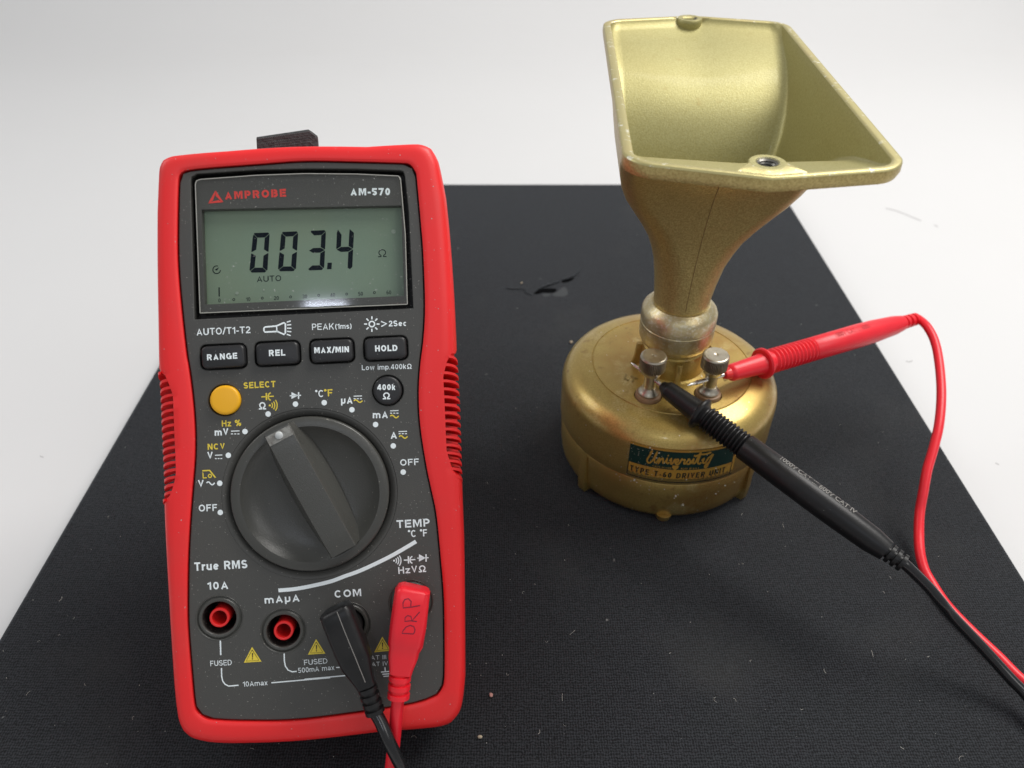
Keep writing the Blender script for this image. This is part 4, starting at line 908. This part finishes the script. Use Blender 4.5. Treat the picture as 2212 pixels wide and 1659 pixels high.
# mounting bosses with threaded holes at the middle of the short sides
for sy, px, py in ((-1, 1658.7, 349.7), (1, 1490, 38.5)):
    c = WZ(px, py, 176)
    mb = MB(); rr_ = [(169, .1), (169.2, 3.2), (170.4, 4.6), (172, 5.2), (174.6, 5.4), (175.7, 5.3), (176.02, 5.0), (176.06, 3.6), (175.9, 3.0), (175.5, 2.8), (169.5, 2.8), (169.4, .1)]
    mb.lathe(Vector((c.x, c.y, 0)), (0,0,1), rr_, 40, cap=False); b_ = mb.build('mounting_boss', 'gold_lit', horn, smooth=45)
    mb = MB(); out_ = hcen(176); yy = sy*(74.2+8.5-1.6); w1 = 10.0
    def rp_(x, y, z): return P(x*math.cos(YAW)-y*math.sin(YAW)+out_.x, x*math.sin(YAW)+y*math.cos(YAW)+out_.y, z)
    lc = c-AX; lx = (lc.x-out_.x)*math.cos(YAW)+(lc.y-out_.y)*math.sin(YAW)
    e1, e2 = rp_(lx-w1, yy-sy*1.9, 0), rp_(lx+w1, yy-sy*1.9, 0); em = rp_(lx, yy-.0*sy, 0); dv = Vector((c.x, c.y, 0)); sd = (e2-e1).normalized(); fd = (dv-em).normalized()
    poly_ = [e1, em, e2, e2.lerp(dv+sd*5.0, .55)+fd*.4, dv+sd*5.0, dv+sd*3.2+fd*1.0, dv-sd*3.2+fd*1.0, dv-sd*5.0, e1.lerp(dv-sd*5.0, .55)+fd*.4]
    if True:
        ring_o = [dv+sd*4.9*math.cos(t)+fd*4.9*math.sin(t) for t in [math.pi*(1-i/8) for i in range(9)]]
        ring_i = [dv+sd*3.3*math.cos(t)+fd*3.3*math.sin(t) for t in [math.pi*(1-i/8) for i in range(9)]]
        back_i = [dv+sd*3.3*math.cos(t)+fd*3.3*math.sin(t) for t in [-math.pi*i/8 for i in range(9)]]
        outl = [dv+sd*4.9, e2.lerp(dv+sd*4.9, .45), e2, e2.lerp(em, .6), em, e1.lerp(em, .6), e1, e1.lerp(dv-sd*4.9, .45), dv-sd*4.9]
        Z = lambda L_, z: [Vector((p.x, p.y, z)) for p in L_]
        mb.loft([Z(back_i, 171), Z(back_i, 175.8), Z(back_i, 176.0)]+[Z([a.lerp(b, .9) for a, b in zip(back_i, outl)], 176.0), Z(outl, 175.7), Z(outl, 171.5)], False)
        mb.build('boss_web', 'rim', b_, smooth=30)
    mb = MB(); mb.lathe(Vector((c.x, c.y, 0)), (0,0,1), [(176.08, 3.25), (175.6, 2.75)]+[(175.4-i*.5, 2.75 if i % 2 else 2.35) for i in range(12)]+[(169.4, .1)], 32, cap=False); mb.build('threaded_hole', 'bore', b_, smooth=20)
# mould seam down the near side
mb = MB(); pts = []
for z, a, b, cr in outer[1:14]:
    x = 1.0+0.10*(z-88)*0; X = 0*math.cos(YAW)+b*math.sin(YAW); h_ = hcen(z); pts.append(P(h_.x+math.sin(YAW)*(b)*1.0+.0, h_.y-(b+.02)*math.cos(YAW), z))
mb.tube(pts, .17, 6); mb.build('mould_seam', 'seam', horn, smooth=60)

# ================================================================== TEST LEADS
GR = 'test leads plugged into the multimeter'
redl = thing('test_lead', 'red test lead, its plug marked DRP and its probe touching the right binding post', 'test lead', WZ(1978, 700, 0), GR)
blkl = thing('test_lead', 'black test lead from the COM jack with its probe in the left binding post', 'test lead', WZ(1953, 1218, 0), GR)
QB = Vector((57.9, 248.4, 62.3))
def probe(Q, E, marks, radii, lead, m, mtip, nose_m):
    """marks: photo x of tip, nose start, shaft start, guard, grip start, grip end, body end, relief end"""
    ax = (E-Q); ln = ax.length; ax.normalize()
    def dist(px):                                   # distance along the axis whose image is at px
        k_ = (px-CX)/F
        def f(t):
            p = Q+ax*t-CAMP; zc = p.y*ct-p.z*st; return p.x-k_*zc
        t0, t1 = f(0), f(100); return -t0*100/(t1-t0)
    D = [dist(x) for x in marks]; tip, ns, ss, gd, g0, g1, be, re_ = D; s = 1 if re_ > tip else -1
    A = lambda pr, nm, mm, par, n=32, sm=35: (lambda b: (b.lathe(Q, ax, pr, n), b.build(nm, mm, par, smooth=sm))[1])(MB())
    h = A([(ss-1, 2.6), (ss, 3.5), (ss+1, 3.75), (gd-2.5, radii[0]), (gd-1.3, radii[0]+.4)], 'probe_shaft', m, lead)
    A([(tip, .12), (tip+1.6, .62), (tip+4, .85), (tip+4.2, .70), (tip+4.6, .70), (tip+4.8, .98), (ns+1, 1.0)], 'probe_tip', mtip, h, 20)
    A([(ns, 1.25), (ns+.4, 1.9), (ss-.3, 2.9), (ss+.5, 2.9)], 'probe_nose', nose_m, h, 24)
    A([(gd-1.3, radii[0]), (gd-1.0, 6.3), (gd-.4, 6.9), (gd+.3, 6.9), (gd+.9, 6.5), (gd+1.5, 5.1), (gd+2.2, 4.4)], 'finger_guard', m, h, 40, 30)
    # grip with helical-looking ribs
    n = 11; pr = [(gd+1.4, radii[1])]; st_ = (g1-g0)/n
    for i in range(n): x = g0+i*st_; pr += [(x, radii[1]), (x+st_*.45, radii[1]+.95), (x+st_*.62, radii[1]+.95), (x+st_*.95, radii[1]+.1)]
    pr += [(g1+.2, radii[1]+.3)]; A(pr, 'grip_rings', m, h, 40, 25)
    A([(g1, radii[1]+.4), (g1+.6, radii[2]), (g1+(be-g1)*.5, radii[2]+.15), (g1+(be-g1)*.68, radii[2]), (be-6, radii[3]+1.3), (be, radii[3]+.35)], 'probe_handle', m, lead, 40, 50)
    pr = [(be-.5, radii[3]-.6)]; st_ = (re_-be)/3
    for i in range(3): x = be+i*st_; pr += [(x, 2.3), (x+st_*.35, 2.3), (x+st_*.4, radii[3]-.1*i), (x+st_*.95, radii[3]-.1*i)]
    pr += [(re_, 2.1)]; A(pr, 'strain_relief', m, h, 28, 25)
    return Q+ax*(re_-1), ax
bE = WZ(1953, 1218, 40)
bend, bax = probe(QB, bE, (1363,1428,1440,1512,1524,1606,1915,1953), (4.6, 4.3, 5.4, 3.6), blkl, 'bk_lead', 'steel', 'bk_lead')
rQ = Vector((83.5, 249, 61.2)); rE = Vector((197, 309, 50))
rend, rax = probe(rQ, rE, (1484,1563,1578,1648,1664,1750,1948,1978), (4.4, 4.5, 5.4, 3.3), redl, 'red_lead', 'steel', 'red_tube')
# worn moulded writing on the handles
def axis_print(Q, E, s, px0, px1, r, m, lead, up_dir, capmm):
    ax = (E-Q).normalized(); vs, fs = text_mesh(s, .01); x0 = min(v.x for v in vs); x1 = max(v.x for v in vs)
    def dist(px):
        k_ = (px-CX)/F; f = lambda t: ((Q+ax*t-CAMP).x-k_*((Q+ax*t-CAMP).y*ct-(Q+ax*t-CAMP).z*st)); return -f(0)*100/(f(100)-f(0))
    d0, d1 = dist(px0), dist(px1); U = (up_dir-ax*up_dir.dot(ax)).normalized(); S = ax.cross(U)
    mb = MB(); out = []
    for v in vs:
        th = (v.y/_cap-.5)*capmm/r; p = Q+ax*(d0+(d1-d0)*(v.x-x0)/(x1-x0))+(U*math.cos(th)-S*math.sin(th))*(r+.03); out.append(p)
    mb.add(out, fs); mb.build('moulded_text', m, lead, smooth=0, fix=False)
MT['redmould'] = mat('red_moulded_print', (.55, .01, .02), .5)
axis_print(QB, bE, '1000V CAT III 600V CAT IV', 1672, 1832, 5.60, 'scuff', blkl, Vector((.30, .10, 1)), 2.8)
axis_print(rQ, rE, '1000V CAT III 600V', 1792, 1868, 5.60, 'redmould', redl, Vector((-.1, -.25, 1)), 2.6)

def plug(secs, lead, m, zc, hgt):
    """secs: (px, py, width mm, height mm)"""
    mb = MB(); rings = []; C3 = [Vector((*uv(s[0], s[1], zc), 0)) for s in secs]
    for i, s in enumerate(secs):
        t = (C3[min(i+1, len(C3)-1)]-C3[max(i-1, 0)]).normalized(); n = Vector((-t.y, t.x, 0)); w_, h_ = s[2]/2, s[3]/2; r = min(w_, h_)*.42; out = []
        for sx, sy, a0_ in ((1,1,0),(-1,1,90),(-1,-1,180),(1,-1,270)):
            for j in range(5):
                a = R(a0_+j*22.5); x = sx*(w_-r)+r*math.cos(a); y = sy*(h_-r)+r*math.sin(a); p = C3[i]+n*x; out.append(L(p.x, p.y, zc+y+(s[4] if len(s) > 4 else 0)))
        rings.append(out)
    mb.loft(rings, True, True, True); return mb.build('banana_plug', m, lead, smooth=42)
zb_ = 11.5
bp = plug([(722.5,1312,6.5,5.5),(724,1315,8.6,7.8),(727,1321,9.6,8.8),(733,1336,9.8,9),(757,1397,9.7,9),(767,1420,9.5,9),(771,1431,9.1,8.2),(781,1455,7.2,6.6),(788,1470,6.1,6.0),(792,1480,5.8,5.8)], blkl, 'bk_lead', zb_, 9)
rp = plug([(893.5,1266,7,5.5),(892.7,1269,9.3,7.6),(892,1274,10.2,8.8),(889,1300,10.6,9),(882,1350,10.6,9),(876.5,1386,10.3,9),(875,1391,9.6,8.4),(871,1415,9,8),(867,1440,7.4,6.8),(865,1452,6.9,6.4)], redl, 'red_lead', zb_, 9)
bp2 = plug([(723,1313,8,2.6),(726,1319,10.6,3),(757,1397,10.7,3),(769,1426,10.3,3),(777,1446,8,2.4)], blkl, 'bk_lead', 7.4, 3); bp2.parent = bp; bp2.name = 'plug_base'
rp2 = plug([(892.8,1267,9,2.6),(891.6,1274,11,3),(882,1350,11.4,3),(876,1392,11,3),(871,1418,8,2.4)], redl, 'red_lead', 7.4, 3); rp2.parent = rp; rp2.name = 'plug_base'
for c, par, m in ((JK[2], bp, 'bk_lead'), (JK[3], rp, 'red_lead')):
    u, v = uv(*c, 0); top = 9
    mb = MB(); mb.lathe(L(u, v, 0), en, [(-8, 4.7), (top, 4.7)], 32); mb.build('plug_shroud', m, par, smooth=40)
def relief(pts, par, m, r, n, zc):
    Q = L(*uv(*pts[0], zc), zc); E = L(*uv(*pts[1], zc), zc); ax = E-Q; ln = ax.length; mb = MB(); pr = [(-1, r-.6)]; s = ln/n
    for i in range(n): pr += [(i*s, r-.75), (i*s+s*.38, r-.75), (i*s+s*.42, r), (i*s+s*.95, r)]
    pr.append((ln, 1.9)); mb.lathe(Q, ax, pr, 28); mb.build('strain_relief', m, par, smooth=28); return E, ax.normalized()
bs, bsa = relief(((791,1477),(811,1540)), bp, 'bk_lead', 3.05, 4, zb_)
rs, rsa = relief(((865,1450),(860.5,1508)), rp, 'red_lead', 3.45, 3, zb_)
# cables
rc = [rend, rend+rax*2.5]
for x, y, z in ((2003,706,50.5),(2020,740,48.5),(2029.5,790,45),(2033.5,851,41),(2029,913,36),(2018,963,31),(2003,1015,25),(1994,1065,18.5),(1987,1105,13),(1985,1145,9),(1987,1190,6),(1996,1228,3.6),(2012,1258,2.4),(2045,1307,2.1),(2096,1361,2.1),(2155,1417,2.1),(2215,1475,2.1)): rc.append(WZ(x, y, z))
bc = [bend, bend+bax*2]
for x, y, z in ((2005,1268,33.5),(2032,1300,29.5),(2060,1334,24),(2120,1397,16.5),(2180,1463,10.5),(2235,1525,7)): bc.append(WZ(x, y, z))
def M2(px, py, z): return M(px, py, z)
rj = [rs, M(857.5,1530,11), M(855,1560,10), M(852,1595,8.5), M(847,1640,7), M(842,1690,6)]
bj = [bs, M(821,1557,12.2), M(832,1582,13.2), M(844,1610,13.6), M(866,1654,12.5), M(890,1700,10)]
# out of the frame both cables drop to the board and run back round to the probes
rl = rj+[Vector((-38, 104, 12)), Vector((-20, 92, 3)), Vector((30, 76, 2.1)), Vector((110, 72, 2.1)), Vector((180, 84, 2.1)), Vector((199, 112, 2.1)), Vector((197, 134, 2.1))]+rc[::-1]
bl = bj+[Vector((-22, 98, 10)), Vector((0, 90, 2.3)), Vector((40, 84, 2.1)), Vector((110, 80, 2.1)), Vector((172, 92, 2.1)), Vector((186, 112, 3))]+bc[::-1]
for pts, lead, m in ((rl, redl, 'red_lead'), (bl, blkl, 'bk_cable')):
    mb = MB(); mb.tube(catmull(pts, 10), 2.0, 18); mb.build('cable', m, lead, smooth=60)
# handwriting on the red plug
def hand(n, pts):
    mb = MB(); ribbon(mb, [k(n, *p) for p in pts], 1.9, conv=lambda a, b: M(a, b, zb_+4.56)); mb.build('handwriting', 'ink', rp, smooth=0, fix=False)
hand(10, [(1350,305),(1280,300),(1210,297),(1225,262),(1260,218),(1310,198),(1355,210),(1372,250),(1365,285),(1350,305)])
hand(10, [(1395,150),(1320,140),(1245,148),(1250,100),(1280,75),(1320,85),(1335,140),(1370,100),(1430,30)])
hand(8, [(1435,1530),(1340,1548),(1225,1560),(1222,1500),(1245,1455),(1290,1445),(1325,1480),(1318,1540)])
# mould line on the plugs
mb = MB(); mb.tube([M(x, y, zb_+4.5) for x, y in ((728,1322),(745,1366),(766,1417),(789,1474))], .12, 5); mb.build('mould_line', 'scuff', bp, smooth=60)
for o in list(bpy.data.objects):
    if '_o' in o.keys(): del o['_o']
